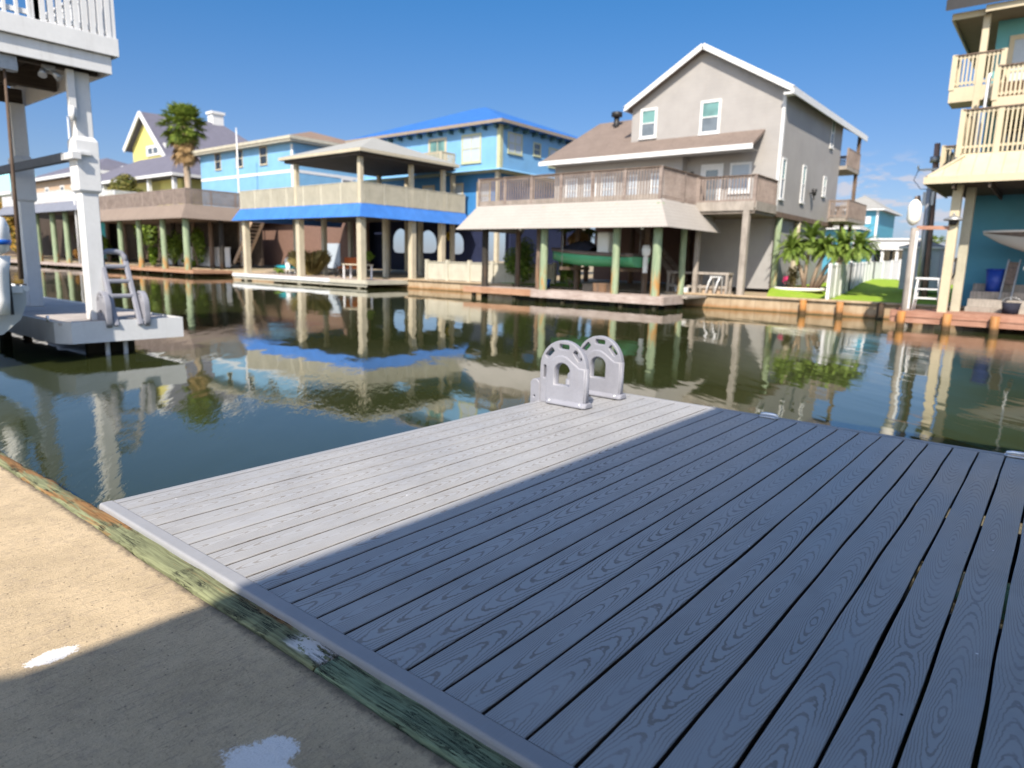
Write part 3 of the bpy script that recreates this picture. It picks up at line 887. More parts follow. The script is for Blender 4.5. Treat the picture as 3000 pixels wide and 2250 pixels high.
# leafy things -----------------------------------------------------
def leaf_cloud(mb, c, r, n_, size, rg, flat=.8, lobes=5):
    c = Vector(c); ls = []
    for i in range(lobes):
        d = Vector((rg.uniform(-1, 1), rg.uniform(-1, 1), rg.uniform(-.7, 1)))
        ls.append((c+Vector((d.x*r[0]*.55, d.y*r[1]*.55, d.z*r[2]*.55)), rg.uniform(.42, .68)))
    for i in range(n_):
        lc, lr = ls[i % lobes]
        d = Vector((rg.gauss(0, 1), rg.gauss(0, 1), rg.gauss(0, 1))).normalized()*(rg.random()**.45)
        p = lc+Vector((d.x*r[0]*lr, d.y*r[1]*lr, d.z*r[2]*lr))
        leaf(mb, p, (d+Vector((0, 0, .5))+Vector((rg.uniform(-.7, .7), rg.uniform(-.7, .7), rg.uniform(-.7, .7)))).normalized(), size*rg.uniform(.6, 1.3), rg)
def leaf(mb, p, nrm, s_, rg):
    t = nrm.cross(Vector((rg.uniform(-1, 1), rg.uniform(-1, 1), rg.uniform(-1, 1))))
    if t.length < 1e-3: t = Vector((1, 0, 0))
    t.normalize(); b_ = nrm.cross(t)
    mb.add([p-t*s_*.9, p-b_*s_*.38+t*.1*s_, p+t*s_, p+b_*s_*.38+t*.1*s_], [(0, 1, 2, 3)])
def bush(name, label, cat, c, r, n_, size, mat, seed, group=None, stems=5):
    rg = random.Random(seed); base = (c[0], c[1], c[2]-r[2])
    t = thing(name, label, cat, base, group)
    st = MB()
    for i in range(stems):
        e = (c[0]+rg.uniform(-.6, .6)*r[0], c[1]+rg.uniform(-.6, .6)*r[1], c[2]+rg.uniform(-.2, .5)*r[2])
        st.tube([(base[0]+rg.uniform(-.1, .1), base[1]+rg.uniform(-.1, .1), base[2]-.05), ((base[0]+e[0])/2, (base[1]+e[1])/2+.05, (base[2]+e[2])/2), e], [.03, .022, .01], 6)
    st.build('stem', M['trunk'], t)
    mb = MB(); leaf_cloud(mb, c, r, n_, size, rg)
    mb.build('foliage', mat, t, fixn=False)
    return t
def frond(mb, base, az, el, length, droop, w, nleaf, rg, vee=.5):
    """feather frond: arching midrib with leaflets on both sides"""
    pts = []; p = Vector(base); d = Vector((math.cos(az)*math.cos(el), math.sin(az)*math.cos(el), math.sin(el))); n_ = 9
    for i in range(n_+1):
        pts.append(p.copy()); p = p+d*(length/n_); d = (d+Vector((0, 0, -droop/n_*(1+i*.12)))).normalized()
    mb.tube(pts, [.018*(1-.8*i/n_) for i in range(n_+1)], 4, False)
    side = Vector((-math.sin(az), math.cos(az), 0))
    for i in range(nleaf):
        t_ = .12+.88*(i+.5)/nleaf; f_ = t_*n_; k_ = min(int(f_), n_-1); q = pts[k_].lerp(pts[k_+1], f_-k_); dd = (pts[k_+1]-pts[k_]).normalized()
        ll = w*(math.sin(math.pi*min(1, t_*.9+.1))*.8+.25)*rg.uniform(.8, 1.1)
        for s_ in (-1, 1):
            e = q+(side*s_*.85+dd*.55+Vector((0, 0, vee*.3-.25*rg.random()))).normalized()*ll
            wv = dd*.018
            mb.add([q-wv, q+wv, e+wv*.2-Vector((0, 0, .02))], [(0, 1, 2)])
def fan_leaf(mb, base, az, el, stalk, R, rg, spread=150, nb_=15, fold=.2):
    d = Vector((math.cos(az)*math.cos(el), math.sin(az)*math.cos(el), math.sin(el)))
    side = Vector((-math.sin(az), math.cos(az), 0)); up = side.cross(d)*-1
    c = Vector(base)+d*stalk-Vector((0, 0, .12*stalk))
    mb.tube([base, Vector(base)+d*stalk*.5, c], [.035, .025, .015], 4, False)
    for i in range(nb_):
        a = rad(-spread/2+spread*i/(nb_-1)); dir_ = (d*math.cos(a)+side*math.sin(a)+up*fold*abs(math.sin(a))).normalized()
        ll = R*(.72+.28*math.cos(a))*rg.uniform(.85, 1.08); wv = (d*-math.sin(a)+side*math.cos(a))*R*.075
        m_ = c+dir_*ll*.55; e = c+dir_*ll-Vector((0, 0, R*.22*rg.uniform(.3, 1.3)))
        mb.add([c, m_-wv, e, m_+wv], [(0, 1, 2, 3)])

# ================================================================== neighbour on the left: white boathouse, dock, boat
nd = thing('boat_dock', 'white edged neighbour dock with grey boards reaching into the canal', 'dock', (4.4, 14, -.2))
planks(nd, 3.36, 5.50, 11.62, 24, -.20, M['greydeck'], along='y')
t = MB()   # white fascia with a cut corner
ring = [(3.50, 11.47), (5.62, 11.50), (5.62, 24), (5.58, 24), (5.58, 11.54), (3.515, 11.51), (3.345, 11.78), (3.345, 24), (3.305, 24), (3.305, 11.77)]
t.loft([[(x, y, z) for x, y in ring] for z in (-.60, -.185)], sm=False)
t.build('fascia', M['white'], nd)
t = MB(); t.poly([(3.515, 11.51, -.21), (5.58, 11.54, -.21), (5.58, 11.66, -.21), (3.42, 11.66, -.21)], .012, (0, 0, 1)); t.build('edge_board', M['whitegrey'], nd)
for x, y in ((4.22, 11.80), (4.56, 11.80), (3.6, 16), (5.4, 16), (3.6, 21), (5.4, 21)):
    round_post(nd, x, y, -2.8, -.26, .045 if y < 12 else .12, M['mast'] if y < 12 else M['darkpile'], 'pile')
t = MB(); t.box(4.0, 4.9, 12.2, 12.35, -.95, -.45); t.box(3.4, 5.5, 12.4, 12.5, -.58, -.26); t.build('cross_beam', M['darkpile'], nd)
t = MB(); t.tube([(3.27, 11.95, -.2), (3.27, 11.95, -.08)], .03, 8); t.build('cleat', M['alu'], nd)

bh = thing('boathouse', 'white boathouse deck on boxed posts at the left edge of the photo', 'boathouse', (2, 14, -.2))
def cased_post(x, y, zt):
    p = MB(); w = .15
    p.box(x-w, x+w, y-w, y+w, -.199, zt)
    o = p.build('post', M['white'], bh, bevel=.012)
    s_ = MB(); prof = [(.152, 2.25), (.20, 2.30), (.20, 3.22), (.152, 3.30)]
    s_.loft([[(x+a*e, y+b_*e, z) for a, b_ in ((-1, -1), (1, -1), (1, 1), (-1, 1))] for e, z in prof], sm=False)
    s_.build('sleeve', M['white'], o, bevel=.008)
    return o
p1 = cased_post(4.16, 12.02, 4.46)
t = MB(); t.box(3.90, 4.02, 11.78, 11.868, 3.62, 4.45); t.tube([(3.95, 11.80, 3.55), (3.95, 11.80, 3.80)], .05, 10); t.build('downpipe', M['white'], p1)
cased_post(4.36, 16.4, 4.46); cased_post(-.6, 12.02, 4.46); cased_post(-.6, 16.4, 4.46)
t = MB()
t.box(-3, 4.60, 11.55, 11.60, 4.46, 4.78); t.box(4.55, 4.60, 11.602, 17.5, 4.46, 4.78)
t.build('beam_board', M['white'], bh, bevel=.006)
t = MB(); t.box(-3, 4.72, 11.47, 11.52, 4.782, 5.10); t.box(4.67, 4.72, 11.522, 17.6, 4.782, 5.10); t.build('fascia', M['white'], bh, bevel=.006)
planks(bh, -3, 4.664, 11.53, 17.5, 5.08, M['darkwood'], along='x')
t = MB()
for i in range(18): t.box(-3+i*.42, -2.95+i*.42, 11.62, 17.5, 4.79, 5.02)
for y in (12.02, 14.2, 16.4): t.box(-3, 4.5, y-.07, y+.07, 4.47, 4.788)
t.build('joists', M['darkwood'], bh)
railing(bh, [(-3, 11.62), (3.42, 11.62)], 5.10, 6.15, M['white'], post=.12, every=2.1, bal=.05, gap=.18, low=.12)
railing(bh, [(3.46, 11.62), (4.66, 11.62), (4.66, 17.4)], 5.10, 6.15, M['white'], post=.12, every=1.21, bal=.085, gap=.125, low=.12)
t = MB()     # flood lights under the deck
for a in (-1, 1): t.tube([(3.62+a*.06, 11.9, 4.40), (3.66+a*.14, 11.82, 4.26)], [.03, .075], 10)
t.box(3.55, 3.75, 11.86, 11.95, 4.38, 4.466); t.build('floodlight', M['steel'], bh)
bl = thing('boat_lift', 'rusty lift rod and aluminium guide beam beside the white posts', 'boat lift', (3.0, 13, 0))
t = MB(); t.box(3.86, 3.99, 12.3, 17.4, 2.84, 3.0); t.build('guide_beam', M['darksteel'], bl)
t = MB(); t.box(3.85, 4.0, 11.70, 12.29, 2.86, 2.98); t.box(4.001, 4.20, 11.76, 11.868, 2.95, 3.0); t.build('beam_end', M['whitegrey'], bl)
t = MB(); t.tube([(2.93, 11.75, 4.45), (2.90, 11.75, 2.6), (2.86, 11.75, .62)], [.022, .028, .042], 10); t.build('lift_rod', M['rust'], bl)
t = MB(); t.box(2.72, 3.10, 11.66, 11.88, 4.22, 4.458); t.tube([(2.72, 11.77, 4.30), (3.12, 11.77, 4.30)], .09, 14); t.build('winch_drum', M['steel'], bl)

bo = thing('motor_boat', 'white motor boat raised in the slip beside the left dock', 'boat', (1.5, 14, 0))
def hull(parent, cx, y0, y1, hw, zk, zg, mat, name='hull', n_=14, bow=1., axis='y', tumble=.86):
    rings = []
    for i in range(n_+1):
        t_ = i/n_; f_ = (1-max(0, (t_-.45)/.55)**2.2)**.6 if t_ < 1 else .0
        f_ = max(.02, f_); rise = (zg-zk)*.62*max(0, (t_-.5)/.5)**2.2; sh = .28*t_*t_
        y = y0+(y1-y0)*t_
        r_ = []
        for a, z in ((-1, 1), (-.985, .72), (-tumble-.02, .40), (-.62, .12), (-.25, .02), (0, 0), (.25, .02), (.62, .12), (tumble+.02, .40), (.985, .72), (1, 1)):
            zz = zk+rise+(zg+sh-zk-rise)*z
            q = (cx+a*hw*f_, y, zz) if axis == 'y' else (y, cx+a*hw*f_, zz)
            r_.append(q)
        rings.append(r_)
    mb = MB(); mb.loft(rings, True, True, True)
    return mb.build(name, mat, parent)
hl = hull(bo, 1.72, 11.25, 17.6, 1.06, -.42, .46, M['hullgrey'])
t = MB()
for s_ in (-1, 1):
    rr = []
    for i in range(12):
        t_ = i/11*.98; f_ = max(.03, (1-max(0, (t_-.45)/.55)**2.2)**.6)
        rr.append((1.72+s_*1.06*f_, 11.24+6.35*t_, .475+.28*t_*t_))
    t.tube(rr, .05, 8)
t.box(.72, 2.72, 11.22, 11.34, .40, .52); t.build('gunwale', M['gelcoat'], bo)
t = MB(); t.box(.75, 2.69, 12.2, 15.2, .40, .475); t.build('deck_floor', M['gelcoat'], bo)
t = MB(); t.box(2.72, 2.86, 11.5, 11.62, .50, .54); t.build('cleat', M['black'], bo)
t = MB(); t.box(1.2, 2.2, 13.5, 14.6, .48, 1.6); t.box(1.25, 2.15, 13.45, 13.5, 1.6, 2.0); t.build('console', M['gelcoat'], bo, bevel=.06, seg=2)
for cx in (1.28, 2.30):
    ob = MB()
    prof = [(.05, 1.05, .10), (.17, 1.12, .16), (.20, 1.32, .20), (.19, 1.52, .20), (.15, 1.66, .16), (.05, 1.71, .08)]
    ob.loft([[(cx+math.cos(2*math.pi*k/16)*a*1.15, 10.92+math.sin(2*math.pi*k/16)*b_*1.6, z) for k in range(16)] for a, z, b_ in prof])
    e = ob.build('outboard_motor', M['gelcoat'], bo)
    bd = MB(); bd.loft([[(cx+math.cos(2*math.pi*k/16)*a*1.17, 10.92+math.sin(2*math.pi*k/16)*b_*1.63, z) for k in range(16)] for a, z, b_ in ((.187, 1.22, .183), (.203, 1.30, .204))]); bd.build('stripe', M['decal'], e)
    lg = MB(); lg.loft([[(cx+a*s_, 10.95+b_*s2, z) for a, b_ in ((-1, -1), (1, -1), (1.2, .6), (0, 1.3), (-1.2, .6))] for s_, s2, z in ((.17, .20, 1.04), (.13, .17, .75), (.11, .15, .3), (.10, .13, .06))]); lg.build('leg', M['gelcoat'], e)
    lg = MB(); lg.box(cx+.145, cx+.19, 10.96, 11.2, .04, 1.02); lg.build('bracket', M['black'], e)
# neighbour's ladder, swung up
l2 = thing('dock_ladder', 'grey plastic ladder with a top hoop swung up on the white edged neighbour dock', 'ladder', (4.45, 11.6, -.19))
def base_plate2(X):
    pts = [(0, 0), (.36, 0), (.40, -.10), (.44, -.12), (.47, -.05), (.47, .10)] + arc(.235, .22, .235, -8, 188, 22, .33) + [(0, .1)]
    Mx = Matrix(((0, 0, 1, X), (-1, 0, 0, 11.90), (0, 1, 0, -.185), (0, 0, 0, 1)))
    curve_plate('side_plate', [pts, rrect(.22, .14, .15, .13, .05), rrect(.36, .40, .05, .13, .02, .55), rrect(.11, .40, .05, .13, .02, -.55), rrect(.235, .49, .13, .04, .018)], .045, .012, M['poly'], l2, Mx, 2)
for X in (4.16, 4.88): base_plate2(X)
A = lambda z: 11.46+.40*(z+.3)
for X in (4.295, 4.745):
    t = MB(); t.bar((X, A(-.30), -.30), (X, A(1.0), 1.0), .10, .085, (0, 1, 0)); t.build('side_rail', M['poly'], l2, bevel=.025, seg=2)
mb = MB()
mb.tube([(4.295, A(.96), .96), (4.30, A(1.06), 1.06), (4.35, A(1.13), 1.13), (4.44, A(1.155), 1.155), (4.60, A(1.155), 1.155), (4.69, A(1.13), 1.13), (4.74, A(1.06), 1.06), (4.745, A(.96), .96)], .055, 12)
mb.build('top_hoop', M['poly'], l2)
for z in (.28, .57, .86):
    r = MB(); r.bar((4.30, A(z), z), (4.74, A(z), z), .09, .085, (0, 0, 1)); r.build('rung', M['poly'], l2, bevel=.028, seg=2)
for X in (4.215, 4.825):
    t = MB()
    for z in (-.12, .02): t.tube([(X-.03, A(z)+.16, z), (X+.03, A(z)+.16, z)], .05, 12)
    t.build('pivot_knob', M['black'], l2)
mp = thing('mast_pole', 'thin pale mast standing behind the white boathouse posts', 'pole', (28.6, 86, -.3))
t = MB(); t.tube([(28.6, 84.6, -.3), (28.6, 84.6, 7), (28.6, 84.6, 15.5)], [.14, .12, .06], 8); t.build('shaft', M['mast'], mp)
t = MB(); t.tube([(28.6, 84.6, 15.5), (28.6, 84.6, 15.62)], [.10, .03], 8); t.build('cap', M['mast'], mp)

# ================================================================== far bank: bulkhead, piles
bw = MB(); bw.box(31.75, 32.05, -6, 13.3, -2.8, -.30); tag(bw.build('canal_bulkhead', M['bulkhead']), 'tan stained canal bulkhead in front of the lawn and white fence', 'retaining wall')
bw = MB(); bw.box(31.75, 32.05, 23.6, 33.4, -2.8, -.34); tag(bw.build('canal_bulkhead', M['bulkhead']), 'tan stained canal bulkhead under the low beige fence', 'retaining wall')
bw = MB(); bw.box(31.9, 32.05, 13.35, 23.55, -2.8, -.32); tag(bw.build('canal_bulkhead', M['darkpile']), 'canal bulkhead coloured dark for the shade under the pale skirted boathouse', 'retaining wall')  # tan wall given a dark colour to carry the boathouse shade
bw = MB(); bw.box(31.9, 32.05, 33.45, 330, -2.8, -.32); tag(bw.build('canal_bulkhead', M['bulkhead']), 'long canal bulkhead behind the docks on the left', 'retaining wall')
cp = MB(); cp.box(31.62, 32.3, -6, 13.3, -.296, -.20); tag(cp.build('bulkhead_cap', M['bulkhead'], bevel=.02), 'tan concrete cap along the bulkhead by the lawn', 'kerb')
cp = MB(); cp.box(31.62, 32.3, 23.6, 33.4, -.336, -.24); tag(cp.build('bulkhead_cap', M['bulkhead'], bevel=.02), 'tan concrete cap under the low beige fence', 'kerb')
for y, lb, mt in ((6.25, 'orange stained mooring pile against the bulkhead left of the white fence', 'orangepile'), (4.68, 'orange stained mooring pile against the bulkhead below the white fence', 'orangepile'), (3.05, 'black mooring pile against the bulkhead right of the white fence', 'darkpile')):
    p = thing('mooring_pile', lb, 'pile', (31.48, y, WATER), 'piles along the tan bulkhead')
    round_post(p, 31.48, y, -2.6, -.24, .155, M[mt], 'shaft')
    t = MB(); t.tube([(31.48, y, -.239), (31.48, y, -.20)], [.16, .10], 14); t.build('top_cut', M['bulkhead'] if mt != 'darkpile' else M['darkpile'], p)

# ================================================================== big taupe house (centre right)
HX, YR, XB = 35., 9.05, 46.
YL = 17.7
hs = thing('beach_house', 'tall taupe gabled house on stilts with pale trim and brown shingles', 'house', (40, 14, 0))
ZF, ZE, ZA = 4.02, 9.95, 12.72
t = MB()
ym = 13.45
pts = [(HX, YR, ZF), (HX, YL, ZF), (HX, YL, ZE), (HX, ym, ZA-.28), (HX, YR, ZE)]
t.poly([(HX, y, z) for _, y, z in pts], XB-HX, (1, 0, 0)); t.build('wall', M['taupe'], hs)
t = MB(); t.box(HX-.022, HX-.003, YR, YR+.14, ZF, ZE-.06); t.box(HX-.022, HX+.12, YR-.022, YR-.002, ZF, ZE-.06); t.build('corner_trim', M['whitegrey'], hs)
# gable roof, ridge along x
t = MB(); OV = .45; XF, XK = HX-.45, 50.2
zs = (ZA-.28-ZE)/(ym-YR)
def rp(y): return ZE+zs*(YL+OV-y if y > ym else y-(YR-OV))*((ym-YR)/(ym-YR)) if False else None
sL = (ZA-.28-ZE)/(YL-ym); sR = (ZA-.28-ZE)/(ym-YR)
yr0, yl0 = YR-OV, YL+.25
zr0, zl0 = ZE-sR*OV, ZE-sL*.25
th = .20
t.add([(XF, yr0, zr0+th), (XK, yr0, zr0+th), (XK, ym, ZA-.28+th), (XF, ym, ZA-.28+th), (XF, yl0, zl0+th), (XK, yl0, zl0+th),
       (XF, yr0, zr0+.01), (XK, yr0, zr0+.01), (XK, ym, ZA-.27), (XF, ym, ZA-.27), (XF, yl0, zl0+.01), (XK, yl0, zl0+.01)],
      [(0, 1, 2, 3), (3, 2, 5, 4), (7, 6, 9, 8), (8, 9, 10, 11), (1, 0, 6, 7), (4, 5, 11, 10), (0, 3, 9, 6), (3, 4, 10, 9), (2, 1, 7, 8), (5, 2, 8, 11)])
rf = t.build('roof', M['houseroof'], hs)
t = MB()
t.bar((XF-.02, yr0-.02, zr0+th/2), (XF-.02, ym, ZA-.28+th/2), .06, .27); t.bar((XF-.02, ym, ZA-.28+th/2), (XF-.02, yl0+.02, zl0+th/2), .06, .27)
t.bar((XF-.05, yr0-.03, zr0+.04), (XK, yr0-.03, zr0+.04), .06, .34)
t.bar((XF-.05, yl0+.03, zl0+.10), (XK, yl0+.03, zl0+.10), .06, .26)
t.box(XF-.05, HX-.004, yr0-.02, YR-.025, zr0-.14, zr0-.035)
t.build('barge_board', M['white'], rf)
# lower wing + porch roof over the canal side
t = MB(); t.box(HX-.6, HX+4.5, YL+.002, 22.6, ZF, 7.05); t.box(HX-.6, HX-.002, 14.1, YL+.001, ZF, 6.98); t.build('wing_wall', M['taupe'], hs)
t = MB()
xe, ze, xr, zr = 33.35, 7.00, 38.5, 10.0
t.add([(xe, 9.95, ze+.16), (xe, 23.05, ze+.16), (xr, 22.1, zr+.16), (xr, 9.95, zr+.16), (xe, 9.95, ze), (xe, 23.05, ze), (xr, 22.1, zr-.02), (xr, 9.95, zr-.02), (xr+3.6, 23.05, ze+.5), (xr+3.6, 22.1, ze+.5)],
      [(0, 1, 2, 3), (5, 4, 7, 6), (0, 3, 7, 4), (1, 0, 4, 5), (1, 5, 6, 2), (2, 6, 9, 8)])
# clip by building wall: porch strip in front of gable only to x = HX
t.v = [v for v in t.v]
lr = t.build('wing_roof', M['houseroof'], hs)
t = MB(); t.box(xe-.04, xe-.003, 9.9, 23.1, ze-.06, ze+.19); t.build('fascia', M['white'], lr)
t = MB(); t.box(xe+.02, HX-.61, 10.0, 22.6, ze-.04, ze-.012); t.build('soffit', M['taupe'], lr)
t = MB(); t.tube([(37.6, 20.3, 9.3), (37.6, 20.3, 10.2)], .17, 12); t.tube([(37.6, 20.3, 10.2), (37.6, 20.3, 10.25), (37.6, 20.3, 10.5), (37.6, 20.3, 10.54)], [.17, .34, .34, .2], 14); t.build('vent_pipe', M['black'], lr)
window(hs, 'x-', 16.62, 8.25, 1.05, 1.62, HX, M['white'], M['glass'], .13, pane2=M['glassgreen'])
window(hs, 'x-', 12.95, 8.15, 1.15, 1.72, HX, M['white'], M['glass'], .13, pane2=M['glassgreen'])
door(hs, 12.62, 4.30, 1.02, 2.15, HX, M['white'], M['white'], M['glass'])
window(hs, 'x-', 11.05, 5.0, 1.15, 1.55, HX, M['white'], M['blind'], .12)
for a in (21.3, 20.0, 18.7, 17.2, 15.5): window(hs, 'x-', a, 4.75, .95, 1.45, HX-.6, M['white'], M['blind'], .10)
t = MB(); t.tube([(HX-.004, 13.75, 6.15), (HX-.12, 13.75, 6.15)], .09, 10); t.build('wall_lamp', M['black'], hs)
for x, z, w, h in ((35.55, 4.65, .62, 2.05), (39.0, 4.75, .62, 2.0), (43.1, 5.45, .60, 1.15), (43.7, 8.3, .62, 1.75)): window(hs, 'y-', x, z, w, h, YR, M['white'], M['glass'], .09, pane2=M['glassgreen'])
t = MB(); t.tube([(40.4, YR-.01, 5.4), (40.4, YR-.25, 5.4), (40.4, YR-.25, 5.0)], .04, 8); t.tube([(40.4, YR-.25, 5.25), (40.4, YR-.25, 5.6)], [.10, .16], 10); t.build('vent_hood', M['black'], hs)
# balconies on the far right end
for z0, xa in ((4.3, 44.6), (7.55, 46.05)):
    t = MB(); t.box(xa, 49.2, 7.9 if z0 < 5 else 8.3, 11.5, z0-.22, z0) if z0 < 5 else t.box(46.02, 49.2, 8.6, 14, z0-.22, z0); t.build('balcony_floor', M['greywood'], hs)
railing(hs, [(44.6, YR-.05), (44.6, 7.95), (49.1, 7.95), (49.1, 11.4)], 4.3, 5.35, M['brownwood'], gap=.12, bal=.06)
railing(hs, [(46.1, 8.65), (49.1, 8.65), (49.1, 13.9)], 7.55, 8.6, M['brownwood'], gap=.12, bal=.06)
t = MB(); t.box(46.4, 48.2, 8.02, 8.5, 4.32, 5.25); t.build('storage_box', M['brownwood'], hs)
sq_post(hs, 49.0, 8.75, .2, 9.75, .2, M['brownpile'], 'balcony_post')
sq_post(hs, 46.9, 8.75, .2, 4.08, .24, M['brownpile'], 'balcony_post')
t = MB(); t.box(HX-.02, XB, YR-.02, 24.0, ZF-.26, ZF-.005); t.build('floor_beam', M['brownpile'], hs)
# ground storey: grey enclosure, dark undercroft
t = MB(); t.box(36.4, 45.6, 9.35, 9.5, .02, ZF-.262); t.box(36.4, 36.5, 9.505, 13.6, .02, ZF-.262); t.build('ground_wall', M['taupedk'], hs)
t = MB(); t.box(41.5, 41.7, 9.6, 24, .0, ZF-.262); t.build('undercroft_back', M['brick'], hs)
for x in (36.1, 39.3): round_post(hs, x, 9.2, -.1, ZF-.26, .17, M['greenpile'] if x < 37 else M['beige'], 'stilt')
for x, y in ((35.3, 14.2), (35.3, 18.6), (35.3, 22.4), (39, 15.5), (39, 19.5), (39, 23)): round_post(hs, x, y, -.1, ZF-.26, .17, M['brownpile'], 'stilt')
t = MB()    # stairs under the house
for i in range(12): t.box(36.8, 37.9, 15.0+i*.27, 15.0+i*.27+.26, .2+i*.30, .24+i*.30)
t.bar((36.8, 15, .2), (36.8, 18.3, 3.7), .06, .3); t.bar((37.9, 15, .2), (37.9, 18.3, 3.7), .06, .3); t.build('stair', M['brownwood'], hs)

# ---- boathouse with pale flared skirt in front of it
b1 = thing('boathouse', 'boathouse with a pale flared shingle skirt and brown railing deck on green piles', 'boathouse', (30, 17, 0))
skirt(b1, 28.15, 33.3, 12.05, 23.4, 2.86, 4.16, .88, M['awning'], back=False, curve=.0)
t = MB(); t.box(28.17, 35.0, 12.07, 23.4, 4.02, 4.158); t.box(32.0, 34.98, YR, 12.068, 3.98, 4.18); t.build('deck', M['greywood'], b1)
t = MB()
for i in range(9): t.box(28.2+i*.72, 28.26+i*.72, 12.1, 23.3, 3.78, 4.015)
for y in (12.3, 14.3, 18.7, 23.1): t.box(28.2, 34.9, y-.09, y+.09, 3.5, 3.778)
t.box(27.4, 28.2, 12, 23.3, 2.93, 2.97); t.box(32.05, 34.95, YR+.02, 12.0, 3.72, 3.976); t.build('joists', M['under'], b1)
railing(b1, [(28.22, 23.35), (28.22, 12.12), (33.05, 12.12)], 4.17, 5.64, M['brownwood'], post=.13, every=1.95, bal=.05, gap=.16, cap=.18, low=.16, capmat=M['brownpile'])
railing(b1, [(32.06, 12.0), (32.06, 9.12), (34.9, 9.12)], 4.19, 5.52, M['brownwood'], post=.13, every=2.9, bal=.05, gap=.16, cap=.18, low=.16, capmat=M['brownpile'])
t = MB(); t.box(28.19, 28.25, 12.2, 23.3, 4.17, 4.42); t.box(31.98, 32.03, 9.1, 12.05, 3.86, 4.3); t.box(32.03, 34.95, 9.0, 9.045, 3.86, 4.3); t.build('rim_board', M['greywood'], b1)
for y, mt, r in ((12.1, 'greenpile', .215), (14.3, 'greenpile', .19), (18.68, 'greenpile', .205)): round_post(b1, 28.2, y, -2.6, 4.0, r, M[mt])
round_post(b1, 28.5, 19.25, -2.6, 4.0, .14, M['brownpile']); round_post(b1, 28.4, 23.0, -2.6, 4.0, .19, M['darkpile'])
for x, y in ((31.4, 12.3), (31.4, 14.4), (31.4, 18.7), (31.4, 23.0)): round_post(b1, x, y, -2.6, 4.0, .16, M['brownpile'] if y > 13 else M['greenpile'])
sq_post(b1, 32.1, 9.45, -.25, 3.98, .30, M['greywood'])
sq_post(b1, 32.3, 11.95, -.25, 3.7, .22, M['greywood'])
for y in (13.0, 16.3, 20.4):                        # little lamps and a fan below the skirt
    t = MB(); t.tube([(28.3, y, 3.5), (28.3, y, 3.05)], .02, 6); t.tube([(28.3, y, 3.06), (28.3, y, 2.92), (28.3, y, 2.80)], [.05, .11, .06], 10); t.build('lamp', M['gelcoat'], b1)
d1 = thing('boat_dock', 'low weathered grey and orange plank dock under the pale skirted boathouse', 'dock', (28.5, 17, -.3))
planks(d1, 27.45, 29.6, 11.3, 23.75, -.30, M['dockwood'], along='x', w=.19)
t = MB(); t.box(27.40, 27.445, 11.3, 18.9, -.66, -.285); t.box(27.445, 29.6, 11.25, 11.295, -.66, -.285); t.build('fascia', M['dockwood'], d1)
t = MB(); t.box(27.40, 27.445, 18.905, 23.75, -.62, -.285); t.build('fascia', M['orangewood'], d1)
for y in (11.8, 13.6, 17.0, 20.2, 23.2): round_post(d1, 27.7, y, -2.6, -.36, .14, M['darkpile'], 'pile')
t = MB(); t.box(29.4, 32.0, 11.0, 13.4, -.40, -.30); t.build('ramp', M['greywood'], d1)

gb = thing('motor_boat', 'green and white skiff hanging on a lift under the pale skirted boathouse', 'boat', (29.8, 16, .9))
hull(gb, 29.75, 13.75, 19.2, .92, 1.0, 1.52, M['hullgreen'], axis='x', n_=16)
gb_h = [c_ for c_ in gb.children][0]
# lofted with axis='x' gives length along x; swap to lie along y
for v in gb_h.data.vertices:
    wv = v.co+Vector(gb.location); v.co = Vector((wv.y, wv.x, wv.z))-Vector(gb.location)
gb_h.data.flip_normals()
t = MB()
for s_ in (-1, 1):
    t.tube([(29.75+s_*.92*max(.04, (1-max(0, (k/11*.98-.45)/.55)**2.2)**.6), 13.75+5.45*k/11*.98, 1.60+.28*(k/11*.98)**2) for k in range(12)], .10, 8)
t.build('gunwale', M['camo'], gb)
t = MB(); t.box(29.4, 30.1, 15.5, 16.2, 1.7, 2.75); t.build('console', M['gelcoat'], gb, bevel=.05)
t = MB(); t.loft([[(29.75+a*s_, y, 1.8+z*h) for a, z in ((-1, 0), (-.7, .7), (0, 1), (.7, .7), (1, 0))] for y, s_, h in ((16.4, .7, .2), (16.9, .8, .55), (17.6, .7, .5), (18.4, .45, .25))], False, False); t.build('canvas_cover', M['canvas'], gb)
ob = MB(); ob.loft([[(29.75+math.cos(2*math.pi*k/12)*a, 13.5+math.sin(2*math.pi*k/12)*a*1.3, z) for k in range(12)] for a, z in ((.06, 1.55), (.17, 1.65), (.19, 1.9), (.14, 2.1), (.04, 2.13))]); ob.box(29.68, 29.82, 13.4, 13.6, .75, 1.56); ob.build('outboard_motor', M['gelcoat'], gb)
t = MB(); t.box(29.72, 29.78, 15.0, 15.06, 2.0, 3.4); t.build('antenna', M['mast'], gb)
gl = thing('boat_lift', 'dark lift beams with cables under the green skiff', 'boat lift', (29.8, 16.3, .8))
for y in (14.6, 17.8):
    t = MB(); t.box(28.55, 31.2, y-.08, y+.08, .78, .95); t.build('cradle_beam', M['brownpile'], gl)
    for x in (28.62, 31.1):
        t = MB(); t.tube([(x, y, .94), (x, y, 3.5)], .018, 6); t.build('cable', M['steel'], gl)
cr = thing('crab_trap_crate', 'dark wooden crate stack on the dock under the green skiff', 'crate', (29.3, 16.2, -.3))
t = MB(); t.box(28.9, 29.7, 15.2, 16.0, -.29, .15)
for k in range(5): t.box(28.88, 28.9, 15.2, 16.0, -.27+k*.09, -.21+k*.09)
t.build('crate', M['brownpile'], cr); t = MB(); t.box(29.0, 29.6, 16.1, 16.7, -.29, .05); t.box(28.98, 29.62, 16.08, 16.72, .05, .09); t.build('box', M['dark'], cr)
